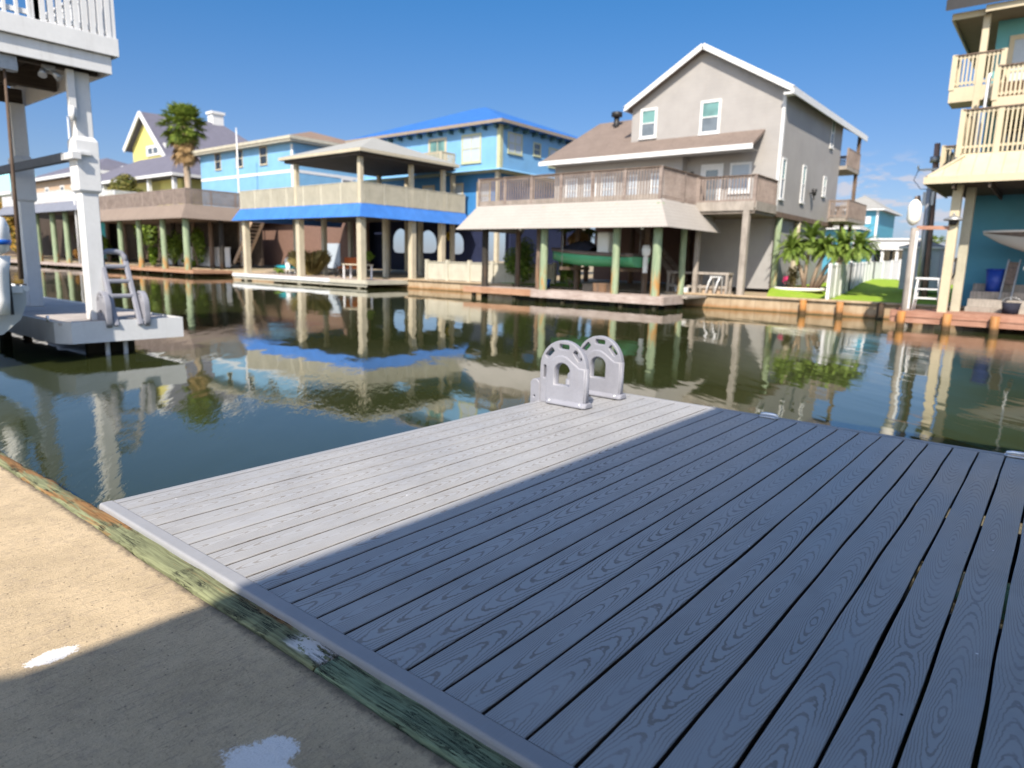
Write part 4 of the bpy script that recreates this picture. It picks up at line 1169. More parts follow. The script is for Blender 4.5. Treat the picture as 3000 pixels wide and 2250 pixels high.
wb = thing('work_bench', 'grey wooden fish cleaning bench beside the big square post', 'bench', (32.6, 11.9, -.2))
t = MB(); t.box(32.35, 33.0, 10.2, 13.6, .74, .86); t.build('bench_top', M['greywood'], wb)
for x in (32.42, 32.93):
    for y in (10.3, 11.9, 13.5):
        t = MB(); t.box(x-.06, x+.06, y-.06, y+.06, -.25, .738); t.build('leg', M['greywood'], wb)
t = MB(); t.bar((32.42, 10.3, .1), (32.42, 13.5, .1), .04, .12); t.build('stretcher', M['greywood'], wb)
af = thing('stool', 'white bent tube frame stool beside the fish cleaning bench', 'stool', (32.2, 10.75, -.2))
for y in (10.55, 11.0):
    t = MB(); t.tube([(32.0, y+.2, -.2), (32.05, y+.1, .35), (32.1, y, .60), (32.3, y-.02, .62), (32.35, y-.05, -.2)], .045, 8); t.build('leg', M['white'], af)
t = MB(); t.box(32.05, 32.35, 10.5, 11.05, .61, .66); t.build('seat', M['white'], af)
bx = thing('storage_box', 'small tan box on the bank under the fish cleaning bench', 'box', (32.7, 11.0, -.2))
t = MB(); t.box(32.5, 32.9, 10.4, 11.6, -.23, .12); t.build('body', M['tan'], bx); t = MB(); t.box(32.47, 32.93, 10.37, 11.63, .121, .17); t.build('lid', M['tan'], bx, bevel=.01)
rp_ = thing('white_bundle', 'white bundled dock line on the dock end by the bulkhead', 'rope', (32.2, 12.4, -.2))
t = MB()
for k in range(4): t.tube([(32.15+.26*math.cos(a*.5), 12.6+.34*math.sin(a*.5), -.18+k*.06) for a in range(14)], .05, 7)
t.build('coil', M['white'], rp_)

# yard plants between the boathouses
bush('shrub', 'bright green shrub behind the left end of the pale skirted boathouse', 'shrub', (32.75, 23.75, 1.1), (.75, 1.15, 1.45), 3000, .12, M['bushleaf'], 3)
bush('shrub', 'smaller green shrub behind the green skiff bow', 'shrub', (32.9, 20.2, .75), (.8, .9, .95), 1300, .11, M['bushleaf'], 4)
tr = thing('shaggy_palm', 'shaggy palm trunk with hanging dead fronds behind the green skiff', 'palm', (34.2, 20.6, 0))
t = MB(); t.tube([(34.2, 20.6, -.1), (34.2, 20.55, 1.5), (34.25, 20.5, 3.4)], [.30, .24, .26], 12); t.build('trunk', M['trunk'], tr)
rg = random.Random(12); t = MB()
for k in range(34): fan_leaf(t, (34.25, 20.5, 3.2+rg.random()*.3), rg.random()*6.28, rg.uniform(-1.3, -.7), .5, .75, rg, 110, 9)
t.build('dead_fronds', M['deadfrond'], tr, fixn=False); t = MB()
for k in range(18): fan_leaf(t, (34.25, 20.5, 3.5), rg.random()*6.28, rg.uniform(-.5, .7), .7, .85, rg)
t.build('crown', M['palmleaf'], tr, fixn=False)
pt = thing('plant_pot', 'blue plastic tub on the bank behind the left end of the plank dock', 'tub', (31.0, 21.4, -.3))
t = MB(); t.tube([(31.9, 21.3, -.32), (31.9, 21.3, .12)], [.28, .36], 16); t.build('tub', M['decal'], pt); t = MB(); t.tube([(31.9, 21.3, .10), (31.9, 21.3, .16)], [.38, .38], 16); t.build('rim', M['decal'], pt)
lf = thing('low_fence', 'low beige panel fence with square posts on the bulkhead', 'fence', (32.1, 27.5, -.25))
t = MB(); t.box(32.06, 32.11, 25.6, 31.6, -.2, .98); t.bar((32.09, 25.58, .39), (34.4, 22.4, .39), .05, 1.18)
t.build('panel', M['beigerail'], lf)
t = MB(); t.box(32.0, 32.17, 25.6, 31.6, .981, 1.03); t.bar((32.09, 25.55, 1.006), (34.4, 22.4, 1.006), .15, .05); t.build('top_rail', M['beigerail'], lf)
for x, y in ((34.4, 22.4), (33.2, 24.0), (32.09, 25.6), (32.09, 27.6), (32.09, 29.6), (32.09, 31.6)):
    t = MB(); t.box(x-.11, x+.11, y-.11, y+.11, -.24, 1.15); t.build('post', M['beigerail'], lf)

# ---- lawn side
pm = thing('date_palm_clump', 'bushy green date palm clump with arching fronds beside the white fence', 'palm', (36, 6.9, .1))
rg = random.Random(5)
stems = [((36.0, 7.5), (35.7, 8.25), 2.05), ((36.1, 7.3), (36.2, 6.75), 2.15), ((35.9, 7.6), (36.1, 7.5), 2.55), ((36.2, 7.2), (36.4, 5.95), 2.2), ((36.25, 7.1), (36.2, 5.2), 2.25)]
for (bx_, by_), (tx, ty), hz in stems:
    t = MB(); t.tube([(bx_, by_, .05), (bx_*.6+tx*.4, by_*.6+ty*.4, hz*.55), (tx, ty, hz)], [.12, .09, .08], 9); t.build('trunk', M['trunk'], pm)
t = MB()
for (bx_, by_), (tx, ty), hz in stems:
    for k in range(72): frond(t, (tx, ty, hz), rg.random()*6.28, rg.uniform(-.2, 1.45), rg.uniform(.75, 1.35), rg.uniform(.9, 1.9), .24, 34, rg)
t.build('crown', M['dateleaf'], pm, fixn=False)
be = thing('flower_bed', 'round mulch bed with white edging under the date palm', 'flower bed', (35.6, 7.7, .1))
t = MB(); t.loft([[(35.6+r_*1.2*math.cos(a*.2618), 7.7+r_*1.1*math.sin(a*.2618), landz(35.4)+.27+z) for a in range(24)] for r_, z in ((1, -.05), (.97, .07), (.6, .12), (.1, .14))]); t.build('mulch', M['mulch'], be)
t = MB(); t.tube([(35.6+1.24*math.cos(a*.2), 7.7+1.14*math.sin(a*.2), landz(35.4)+.32) for a in range(8, 30)], .085, 8); t.build('edging', M['stone'], be)
fl = thing('garden_ornament', 'pink topped garden ornament in the mulch bed left of the date palm', 'ornament', (35, 8.25, .1))
t = MB(); t.tube([(35, 8.25, .05), (35, 8.25, .5)], .05, 8); t.build('stake', M['darkpile'], fl); t = MB()
rg = random.Random(2)
for k in range(40): leaf(t, Vector((35+rg.gauss(0, .06), 8.25+rg.gauss(0, .06), .62+rg.gauss(0, .1))), Vector((rg.gauss(0, 1), rg.gauss(0, 1), 1)).normalized(), .07, rg)
t.build('petals', M['pinkflower'], fl, fixn=False)
sh = bush('shrub', 'small dry shrub against the grey ground storey of the taupe house', 'shrub', (36.6, 8.35, .75), (.4, .45, .7), 400, .09, M['drygrass'], 9)

fn = thing('white_fence', 'white vinyl privacy fence running back from the bulkhead across the lawn', 'fence', (40, 6, 0))
F = [(32.3, 5.45, -.25), (40.6, 6.52, -.12), (57.3, 8.70, .15)]
def fence_run(a, b_, h, n_, mat):
    a = Vector(a); b_ = Vector(b_)
    mb = MB(); k_ = max(2, int((b_-a).length/.155))
    mb.bar((a.x, a.y, a.z+h/2), (b_.x, b_.y, b_.z+h/2), .035, h-.1)
    for i in range(0, k_, 2):
        p = a.lerp(b_, i/k_); q = a.lerp(b_, (i+1)/k_); mb.bar((p.x, p.y, p.z+h/2), (q.x, q.y, q.z+h/2), .041, h-.16)
    mb.bar((a.x, a.y, a.z+h-.06), (b_.x, b_.y, b_.z+h-.06), .06, .10); mb.bar((a.x, a.y, a.z+.12), (b_.x, b_.y, b_.z+.12), .06, .12)
    mb.build('panel', mat, fn)
    for i in range(n_+1):
        p = a.lerp(b_, i/n_); t = MB(); t.box(p.x-.07, p.x+.07, p.y-.07, p.y+.07, p.z-.1, p.z+h+.06); t.build('post', mat, fn)
fence_run(F[0], F[1], 1.62, 4, M['white']); fence_run(F[1], F[2], 1.62, 7, M['white']); fence_run(F[2], (64.3, 8.15, .42), 1.64, 3, M['white'])

# ================================================================== right edge: cream and teal house
rh = thing('canal_house', 'cream and teal canal house with stacked balconies at the right edge of the photo', 'house', (32, -3, 0))
YW = -9.5
t = MB(); t.box(32.6, 32.8, YW, .30, -.2, 4.3); t.box(32.8, 42, .10, .30, -.2, 4.3); t.build('wall', M['teal'], rh)
t = MB(); t.box(31.2, 42, YW, .22, 5.32, 10.39); t.build('upper_wall', M['tealshade'], rh)
t = MB(); t.box(28.3, 42, YW, .48, 5.0, 5.30); t.build('deck', M['cream'], rh)
# metal skirt with hip on the left
t = MB()
A = [(27.25, 1.34, 4.42), (27.25, YW, 4.42), (28.35, YW, 5.30), (28.35, .45, 5.30), (33, .45, 5.30), (33, 1.34, 4.42)]
t.add(A, [(0, 1, 2, 3), (0, 3, 4, 5)]); t.add([(p[0], p[1], p[2]-.05) for p in A], [(3, 2, 1, 0), (5, 4, 3, 0)]); sk = t.build('roof_skirt', M['creamroof'], rh, fixn=False)
t = MB(); t.box(27.20, 27.248, YW, 1.39, 4.20, 4.44); t.box(27.248, 33, 1.342, 1.39, 4.20, 4.44); t.build('fascia', M['cream'], sk)
t = MB(); t.box(27.26, 32.59, YW, 1.33, 4.23, 4.27)
for i in range(10): t.box(27.3, 32.5, -9+i*1.05, -8.93+i*1.05, 4.02, 4.228)
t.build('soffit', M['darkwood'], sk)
t = MB(); t.bar((28.2, .36, 5.26), (27.3, 1.32, 4.46), .10, .06); t.build('hip_cap', M['cream'], sk)
sq_post(rh, 28.2, .42, -2.6, 4.24, .30, M['cream']); sq_post(rh, 29.35, .14, -.3, 4.24, .30, M['creamgrey']); sq_post(rh, 28.2, -4.4, -2.6, 4.24, .30, M['cream'])
t = MB(); t.box(28.35, 29.19, .33, .40, 1.55, 1.66); t.tube([(29.17, .3, 1.7), (29.17, .3, 1.1), (29.17, .36, .9)], .035, 8); t.build('hose_bracket', M['black'], rh)
t = MB(); t.tube([(28.0, .42, 2.98), (28.0, .42, 3.02), (28.0, .42, 3.16)], [.30, .32, .06], 14); t.tube([(28.0, .42, 3.16), (28.0, .42, 3.25)], .03, 6); t.build('spot_lamp', M['steel'], rh)
t = MB(); t.tube([(28.0, .42, 2.82), (28.0, .42, 2.98)], [.10, .16], 12); t.build('lamp_bulb', M['black'], rh)
railing(rh, [(28.55, .62), (28.55, YW)], 5.32, 6.84, M['cream'], post=.16, every=1.15, bal=.055, gap=.135, cap=.2, low=.24, capmat=M['brownpile'], mid=None)
railing(rh, [(28.55, .62), (31.2, .62)], 5.32, 6.84, M['cream'], post=.12, every=2.5, bal=.055, gap=.135, cap=.2, low=.24, capmat=M['brownpile'])
t = MB(); t.box(30, 34, .50, 1.5, 4.46, 4.62); t.build('side_landing', M['cream'], rh)
railing(rh, [(31.2, .7), (31.2, 1.45), (34, 1.45)], 4.62, 6.05, M['cream'], post=.14, every=2, bal=.055, gap=.13, cap=.16, low=.2, capmat=M['brownpile'])
t = MB(); t.box(30.0, 31.19, -1.0, 1.36, 7.42, 7.95); t.build('balcony_floor', M['cream'], rh)
railing(rh, [(31.1, 1.30), (30.05, 1.30), (30.05, -.2)], 7.96, 9.08, M['cream'], post=.17, every=1.5, bal=.055, gap=.125, cap=.18, low=.12, capmat=M['brownpile'])
t = MB(); t.box(28.75, 31.19, YW, -.16, 6.82, 7.20); t.build('balcony_floor', M['cream'], rh)
railing(rh, [(31.1, -.2), (28.8, -.2), (28.8, YW)], 7.20, 8.24, M['cream'], post=.17, every=2.1, bal=.06, gap=.125, cap=.2, low=.12, capmat=M['brownpile'])
t = MB(); t.box(28.95, 28.99, YW, -.3, 7.22, 7.72); t.build('screen', M['orangewood'], rh)
sq_post(rh, 30.1, .47, 5.31, 10.39, .22, M['cream'])
t = MB(); t.tube([(29.1, .12, 5.35), (29.1, .05, 8.1)], .055, 8); t.build('white_pipe', M['white'], rh)
t = MB(); t.box(29.92, 40, YW, 1.50, 10.40, 10.44); t.build('soffit', M['brownsoffit'], rh)
t = MB(); t.box(29.85, 29.915, .50, 1.54, 10.30, 10.52); t.box(29.55, 29.61, YW, .498, 10.32, 10.54); t.box(29.92, 40, 1.502, 1.56, 10.30, 10.52); t.build('eave_fascia', M['cream'], rh)
t = MB(); t.add([(29.40, 1.72, 10.53), (29.40, YW, 10.55), (36, YW, 13.2), (36, 1.72, 13.2), (29.40, 1.72, 10.90), (29.40, YW, 10.90), (36, YW, 13.56), (36, 1.72, 13.56)], [(3, 2, 1, 0), (4, 5, 6, 7), (0, 1, 5, 4), (3, 0, 4, 7), (2, 3, 7, 6), (1, 2, 6, 5)]); t.build('roof', M['black'], rh)
window(rh, 'x-', -1.25, 7.3, 2.1, 2.5, 31.2, M['cream'], M['blind'], .16)
for a in (-.9, -2.6): window(rh, 'x-', a, 5.4, 1.1, 2.1, 31.2, M['cream'], M['glassdark'], .1)
d2 = thing('boat_dock', 'red brown plank dock on orange piles in front of the teal walled boathouse', 'dock', (28.5, -3, -.3))
planks(d2, 27.62, 29.9, YW, 1.95, -.29, M['reddock'], along='x', w=.2)
t = MB(); t.box(27.57, 27.615, YW, 1.95, -.71, -.27); t.box(27.615, 31.7, 1.955, 2.0, -.66, -.27); t.box(27.54, 27.568, YW, 1.95, -.50, -.46); t.build('fascia', M['reddock'], d2)
for y in (1.58, .13, -1.28, -2.9, -4.6): round_post(d2, 27.40, y, -2.6, -.30, .145, M['orangepile'], 'pile')
t = MB(); t.box(29.95, 32.6, YW, -.1, -.30, -.12); t.box(30.6, 32.6, YW, -.1, -.12, .16); t.box(31.2, 32.6, YW, -.1, .16, .45); t.box(31.8, 32.6, YW, -.1, .45, .74); t.build('steps', M['greywood'], d2)
b2 = thing('sail_boat', 'pale hulled boat with dark side band hanging inside the teal boathouse', 'boat', (30.5, -3, 2))
mb = MB(); rings = []
for i in range(13):
    t_ = i/12; y = -.30-t_*6.5; f_ = (1-(1-min(1, t_/.75))**2.0)**.75 if t_ > 0 else .0
    hw = max(.02, .95*f_); zk = 2.60-1.15*(min(1, t_/.45))**.75
    rings.append([(30.6+a*hw, y, 2.70+(zk-2.70)*k_) for a, k_ in ((-1, 0), (-.98, .30), (-.80, .62), (-.4, .9), (0, 1), (.4, .9), (.80, .62), (.98, .30), (1, 0))])
mb.loft([[r_[j] for j in (1, 2, 3, 4, 5, 6, 7)] for r_ in rings], False, False, True); mb.build('hull', M['hullgrey'], b2, fixn=False)
mb = MB(); mb.loft([[(r_[j][0]+(-.012 if j < 3 else .012), r_[j][1], r_[j][2]) for j in (0, 1)] for r_ in rings], False, False, True); mb.loft([[r_[j] for j in (7, 8)] for r_ in rings], False, False, True); mb.build('side_band', M['camo'], b2, fixn=False)
mb = MB(); mb.loft([[r_[0], (30.6, r_[0][1], r_[0][2]+.06), r_[8]] for r_ in rings], False, False, True); mb.build('deck', M['gelcoat'], b2, fixn=False)
mb = MB(); mb.tube([(r_[0][0], r_[0][1], r_[0][2]+.01) for r_ in rings], .045, 8); mb.build('rub_rail', M['gelcoat'], b2)
for y in (-1.8, -4.2):
    t = MB(); t.box(29.4, 29.46, y-.03, y+.03, 1.3, 4.2); t.box(29.4, 31.8, y-.06, y+.06, 1.30, 1.42); t.build('lift_sling', M['steel'], b2)
bn = thing('plastic_bin', 'blue plastic bin on the steps inside the teal boathouse', 'bin', (31.5, -.85, .45))
t = MB(); t.tube([(31.5, -.80, .452), (31.5, -.80, 1.28)], [.25, .31], 14); t.build('body', M['bin'], bn); t = MB(); t.tube([(31.5, -.80, 1.281), (31.5, -.80, 1.34)], [.33, .31], 14); t.build('lid', M['bin'], bn)
dc = thing('folding_chair', 'grey folded deck chair leaning beside the blue bin', 'chair', (31.3, -1.35, .45))
for a in (-.18, .18):
    t = MB(); t.bar((31.05, -1.25+a, .17), (31.45, -1.35+a, 1.7), .05, .05); t.build('leg', M['steel'], dc)
t = MB(); t.bar((31.2, -1.28, .75), (31.42, -1.36, 1.6), .36, .03, (1, 0, 0)); t.build('seat', M['camo'], dc)
bk2 = thing('plastic_bucket', 'dark blue bucket on the red brown dock under the steps', 'bucket', (29.6, -1.5, -.29))
t = MB(); t.tube([(29.5, -1.55, -.285), (29.5, -1.55, .12)], [.24, .29], 14); t.build('body', M['canvas'], bk2); t = MB(); t.tube([(29.5, -1.55+.29*math.cos(a*.314), .12+.2*math.sin(a*.314)) for a in range(11)], .012, 6); t.build('handle', M['steel'], bk2)
st = thing('bar_stool', 'white framed bar stool on the red brown dock beside the cream post', 'stool', (28.5, 1.0, -.29))
t = MB(); t.box(28.2, 28.75, .55, 1.42, .86, .94); t.build('seat', M['white'], st, bevel=.02)
for x, y, dx, dy in ((28.25, .65, -.02, -.12), (28.7, .65, .06, -.12), (28.25, 1.32, -.02, .08), (28.7, 1.32, .06, .08)):
    t = MB(); t.tube([(x, y, .86), (x+dx, y+dy, -.285)], .035, 8); t.build('leg', M['white'], st)
for z in (.18, .52):
    t = MB(); t.bar((28.24, .58, z), (28.24, 1.38, z), .03, .05); t.bar((28.72, .58, z), (28.72, 1.38, z), .03, .05); t.build('stretcher', M['white'], st)
pp = thing('mooring_pile', 'tall pale mooring pole at the left end of the red brown dock', 'pile', (27.8, 1.55, WATER))
t = MB(); t.tube([(27.75, 1.52, -2.6), (27.75, 1.53, .8), (27.75, 1.55, 2.72)], [.16, .15, .13], 14); t.build('shaft', M['greywood'], pp)
t = MB(); t.box(27.62, 27.70, 1.40, 1.48, -.2, 2.6); t.build('side_plank', M['white'], pp)
t = MB(); t.bar((27.75, 1.50, 2.73), (28.05, .52, 2.73), .05, .13); t.build('cross_board', M['reddock'], pp)
fd_ = thing('boat_fender', 'large white oval fender at the top of the tall pale mooring pole', 'fender', (27.6, 1.62, 2.8))
t = MB(); t.tube([(27.62, 1.62, 2.80), (27.62, 1.62, 2.86), (27.62, 1.62, 3.02), (27.62, 1.62, 3.48), (27.62, 1.62, 3.64), (27.62, 1.62, 3.72)], [.03, .14, .225, .225, .15, .05], 18); t.build('body', M['lampwhite'], fd_)
t = MB(); t.tube([(27.62, 1.62, 3.70), (27.62, 1.62, 3.78), (27.75, 1.56, 3.84), (27.80, 1.5, 3.6)], [.05, .06, .05, .04], 8); t.build('eye', M['camo'], fd_)
up = thing('utility_pole', 'dark wooden utility pole with wires and grey conduit behind the right dock', 'pole', (36, 2.4, 0))
t = MB(); t.tube([(35.9, 2.15, 0), (35.9, 2.25, 3.2), (35.9, 2.38, 6.9)], [.17, .15, .12], 12); t.build('shaft', M['polewood'], up)
t = MB(); t.tube([(35.68, 2.34, 0), (35.68, 2.42, 4.9)], .13, 10); t.build('conduit', M['steel'], up)
t = MB(); t.bar((35.7, 1.75, 5.75), (35.7, 3.0, 5.75), .08, .09); t.tube([(35.75, 2.36, 6.05), (35.75, 2.36, 6.3)], .22, 12); t.build('cross_arm', M['steel'], up)
for a, z in ((3.0, 5.8), (1.8, 5.8)):
    t = MB(); t.tube([(35.7, a, z), (35.7, a, z+.16)], [.05, .035], 8); t.build('insulator', M['lampwhite'], up)
t = MB(); t.tube([(35.65, 2.95, 5.8), (35.6, 3.1, 5.3), (35.65, 2.8, 4.9), (35.7, 2.45, 4.85)], .015, 6); t.build('cable', M['black'], up)
t = MB(); t.box(35.6, 35.72, 2.2, 2.65, 4.15, 4.75); t.tube([(35.62, 2.45, 4.75), (35.62, 2.5, 5.1)], .05, 8); t.build('meter_box', M['steel'], up)

# far things on the right
th_ = thing('teal_house', 'far teal house with grey hip roofs beyond the white fence', 'house', (114, 22, 0))
t = MB(); t.box(112, 124, 19.9, 26, .3, 9.95); t.build('wall', M['teal'], th_)
hip_roof(th_, 111.2, 125, 19.0, 26.8, 10.0, 12.4, M['greyroof'], M['white'], ridge=(116, 120), axis='x')
t = MB(); t.box(106, 113, 21.3, 27.5, .3, 6.9); t.build('porch_wall', M['teal'], th_)
hip_roof(th_, 105, 114, 20.6, 28.2, 7.0, 9.2, M['greyroof'], M['white'], ridge=(108, 111), axis='x')
for a in (22.6, 25): window(th_, 'x-', a, 4.2, 1.5, 1.6, 106, M['white'], M['glassdark'], .2)
window(th_, 'x-', 21.8, 8.0, 1.9, 1.0, 112, M['white'], M['blind'], .2)
t = MB(); t.box(111.92, 111.99, 19.85, 20.15, .3, 9.8); t.build('corner_trim', M['white'], th_)
t = MB(); t.box(105.92, 105.99, 21.25, 21.6, .3, 6.85); t.build('corner_trim', M['white'], th_)
railing(th_, [(110.5, 19.6), (122, 19.6)], 3.2, 4.4, M['white'], gap=.6, bal=.2)
wh = thing('white_pavilion', 'long white building with dark openings far beyond the white fence', 'building', (106, 15.5, 0))
t = MB(); t.box(104.5, 112, 12.5, 19.2, 4.0, 5.3); t.box(106, 112, 12.5, 19.2, .3, 1.2); t.build('wall', M['white'], wh)
for y in (12.8, 14.2, 15.6, 17.4, 18.9): sq_post(wh, 105, y, .3, 4, .35, M['white'])
t = MB(); t.box(108, 111.9, 12.7, 19, 1.2, 3.99); t.build('recess', M['glassdark'], wh)
t = MB(); t.box(104.2, 112.3, 12.2, 19.5, 5.3, 5.5); t.build('roof', M['white'], wh)
pl = thing('fan_palm', 'small dark palm far off between the pole and the cream post', 'palm', (80, 7.9, 0))
t = MB(); t.tube([(80, 7.9, 0), (80, 7.85, 2), (80, 7.8, 4.0)], [.2, .17, .15], 8); t.build('trunk', M['trunk'], pl)
rg = random.Random(21); t = MB()
for k in range(26): fan_leaf(t, (80, 7.8, 4.0), rg.random()*6.28, rg.uniform(-.9, 1.2), .55, .6, rg, 130, 9)
t.build('crown', M['palmleaf'], pl, fixn=False)
sd = thing('garden_shed', 'pale blue grey shed on the lawn behind the bar stool', 'shed', (42, 3.3, .2))
t = MB(); t.box(41, 44.5, 2.35, 4.1, .2, 2.35); t.build('wall', M['blind'], sd)
hip_roof(sd, 40.8, 44.7, 2.15, 4.3, 2.45, 2.85, M['greyroof'], M['white'], ridge=(42, 43.5), axis='x', th=.1)
window(sd, 'x-', 3.0, .9, .6, .9, 41, M['white'], M['glassdark'], .07)
# ================================================================== blue skirted boathouse with pavilion (centre)
b3 = thing('boathouse', 'boathouse with bright blue skirt, beige railing and a roofed pavilion on its deck', 'boathouse', (32, 40, 0))
skirt(b3, 28.35, 38.5, 34.0, 49.2, 3.82, 4.72, .5, M['blueskirt'], back=False)
t = MB(); t.box(28.37, 38.5, 34.02, 49.2, 4.50, 4.715); t.build('deck', M['beigerail'], b3)
t = MB()
for i in range(12): t.box(28.5+i*.85, 28.58+i*.85, 34.1, 49.1, 4.2, 4.495)
t.box(28.0, 28.3, 34, 49, 3.86, 3.9)
t.build('joists', M['under'], b3)
railing(b3, [(28.45, 49.1), (28.45, 34.1), (38.4, 34.1)], 4.73, 6.12, M['beigerail'], post=.15, every=2.2, bal=.085, gap=.15, cap=.18, low=.14)
for y in (48.6, 41.2, 33.95+.2): sq_post(b3, 28.45, y, -2.6, 4.49, .44, M['beige'])
for x in (33.0, 36.0): sq_post(b3, x, 34.1, -.4, 4.49, .42, M['beige'])
for x, y in ((32.5, 47.8), (32.5, 43.9), (33.5, 40.2), (33.5, 37.6), (37.5, 47), (37.5, 42), (37.5, 38)): sq_post(b3, x, y, -.4, 4.49, .34, M['beigerail'])
hip_roof(b3, 27.75, 37.0, 33.25, 42.6, 8.12, 9.75, M['pavroof'], M['beige'], ridge=(37.4, 38.4), th=.2, name='pavilion_roof')
for x, y in ((28.5, 34.2), (28.5, 41.5), (33.0, 34.2), (36.2, 34.2), (36.2, 41.5)): sq_post(b3, x, y, 4.73, 7.93, .30, M['beige'], 'pavilion_post')
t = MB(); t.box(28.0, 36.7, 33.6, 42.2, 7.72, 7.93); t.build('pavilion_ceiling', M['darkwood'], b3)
d3 = thing('boat_dock', 'white edged plank dock under the blue skirted boathouse', 'dock', (28.6, 41.5, -.4))
planks(d3, 28.1, 31.9, 33.2, 50.3, -.36, M['dockwood'], along='x', w=.22)
t = MB(); t.box(28.03, 28.095, 37.2, 50.3, -.58, -.335); t.build('edge_board', M['white'], d3)
t = MB(); t.box(28.03, 28.095, 33.2, 37.19, -.60, -.335); t.box(28.095, 31.8, 33.13, 33.195, -.62, -.335); t.box(28.14, 28.2, 33.25, 50.25, -.78, -.585); t.build('fascia', M['beigerail'], d3)
for y in (34, 38.5, 43, 49.2): round_post(d3, 28.35, y, -2.6, -.37, .16, M['darkpile'], 'pile')
# things kept under it
t_ = thing('garden_bench', 'burnt orange garden bench under the blue skirted boathouse', 'bench', (33.4, 42.0, -.3))
t = MB(); t.box(33.2, 33.9, 40.7, 43.2, .25, .40); t.build('seat', M['orangecloth'], t_); t = MB(); t.box(33.9, 34.0, 40.7, 43.2, .3, 1.15); t.build('backrest', M['orangecloth'], t_)
for y in (40.8, 43.1):
    t = MB(); t.box(33.25, 33.9, y-.05, y+.05, -.3, .248); t.build('leg', M['brownpile'], t_)
for y, x, lb, sd_ in ((44.9, 31.8, 'dry tufted ornamental grass under the blue skirted boathouse', 31),):
    og = thing('ornamental_grass', lb, 'grass clump', (x, y, -.35)); rg = random.Random(sd_); mb = MB()
    for k in range(700):
        a = rg.random()*6.28; r_ = rg.random()*.5; e = rg.uniform(.3, 1.1); h = rg.uniform(1.1, 2.3)
        p = Vector((x+r_*math.cos(a), y+r_*math.sin(a)*1.5, -.36)); q = p+Vector((math.cos(a)*e*.5, math.sin(a)*e*.8, h*.75)); z = p+Vector((math.cos(a)*e*1.1, math.sin(a)*e*1.6, h*.92))
        wv = Vector((-math.sin(a), math.cos(a), 0))*.025; mb.add([p-wv, p+wv, q+wv, z, q-wv], [(0, 1, 2, 3, 4)])
    mb.build('blades', M['drygrass'], og, fixn=False)
    t = MB(); t.tube([(x, y, -.36), (x, y, -.05)], [.45, .5], 14); t.build('planter', M['brownpile'], og)
bush('shrub', 'bright green potted shrub in the shade behind the middle beige post', 'shrub', (32.4, 38.7, 1.35), (.55, .8, .55), 420, .12, M['brightleaf'], 33)
bush('shrub', 'low yellow green plant at the left end of the white edged dock', 'shrub', (30.2, 46.9, 0.0), (.4, .55, .34), 260, .1, M['brightleaf'], 34)
kn = thing('deck_chair', 'white plastic deck chair beside the dry ornamental grass', 'chair', (31, 46.6, -.35))
t = MB(); t.box(30.7, 31.3, 46.2, 46.8, .05, .10); t.build('seat', M['white'], kn); t = MB(); t.bar((31.0, 46.8, .1), (31.1, 47.2, .95), .55, .05, (1, 0, 0)); t.build('backrest', M['white'], kn)
for x in (30.75, 31.25):
    for y in (46.25, 46.75):
        t = MB(); t.tube([(x, y, .05), (x, y, -.35)], .03, 6); t.build('leg', M['white'], kn)
km = thing('kayak', 'turquoise kayak lying behind the left beige post', 'kayak', (31.6, 47.7, 0))
t = MB(); t.loft([[(31.6+math.cos(k*.524)*.34*s_, y, .25+math.sin(k*.524)*.2*s_) for k in range(12)] for y, s_ in ((45.9, .06), (46.5, .6), (47.4, 1), (48.3, 1), (49.2, .6), (49.8, .06))]); t.build('hull', M['tealthing'], km)
t = MB(); t.tube([(31.6+.22*math.cos(k*.5), 47.9+.4*math.sin(k*.5), .45) for k in range(13)], .03, 6); t.build('cockpit_rim', M['black'], km)
ct = thing('potting_table', 'pale wooden table beside the corner post of the blue boathouse', 'table', (29.6, 35.4, -.35))
t = MB(); t.box(29.2, 30.0, 34.8, 37.3, .62, .70); t.build('top', M['beige'], ct)
for x in (29.3, 29.9):
    for y in (34.9, 37.2):
        t = MB(); t.box(x-.05, x+.05, y-.05, y+.05, -.34, .618); t.build('leg', M['mast'], ct)
bi = thing('bicycle_rack', 'dark clutter of bicycles parked under the blue boathouse', 'bicycle', (31.2, 39.6, -.35))
for y in (38.6, 39.7):
    for k in (0, 1.05):
        t = MB(); t.tube([(31+k*.2, y+k+.33*math.cos(a*.3927), -.0+.33*math.sin(a*.3927)) for a in range(17)], .03, 6); t.build('wheel', M['black'], bi)
    t = MB(); t.tube([(31, y, .0), (31.1, y+.45, .1), (31.2, y+1.05, 0)], .03, 6); t.tube([(31.1, y+.45, .1), (31.1, y+.3, .5), (31.2, y+.9, .5), (31.2, y+1.05, 0)], .03, 6); t.tube([(30.95, y+.9, .65), (31.45, y+.9, .65)], .02, 6); t.build('frame', M['darkpile'], bi)
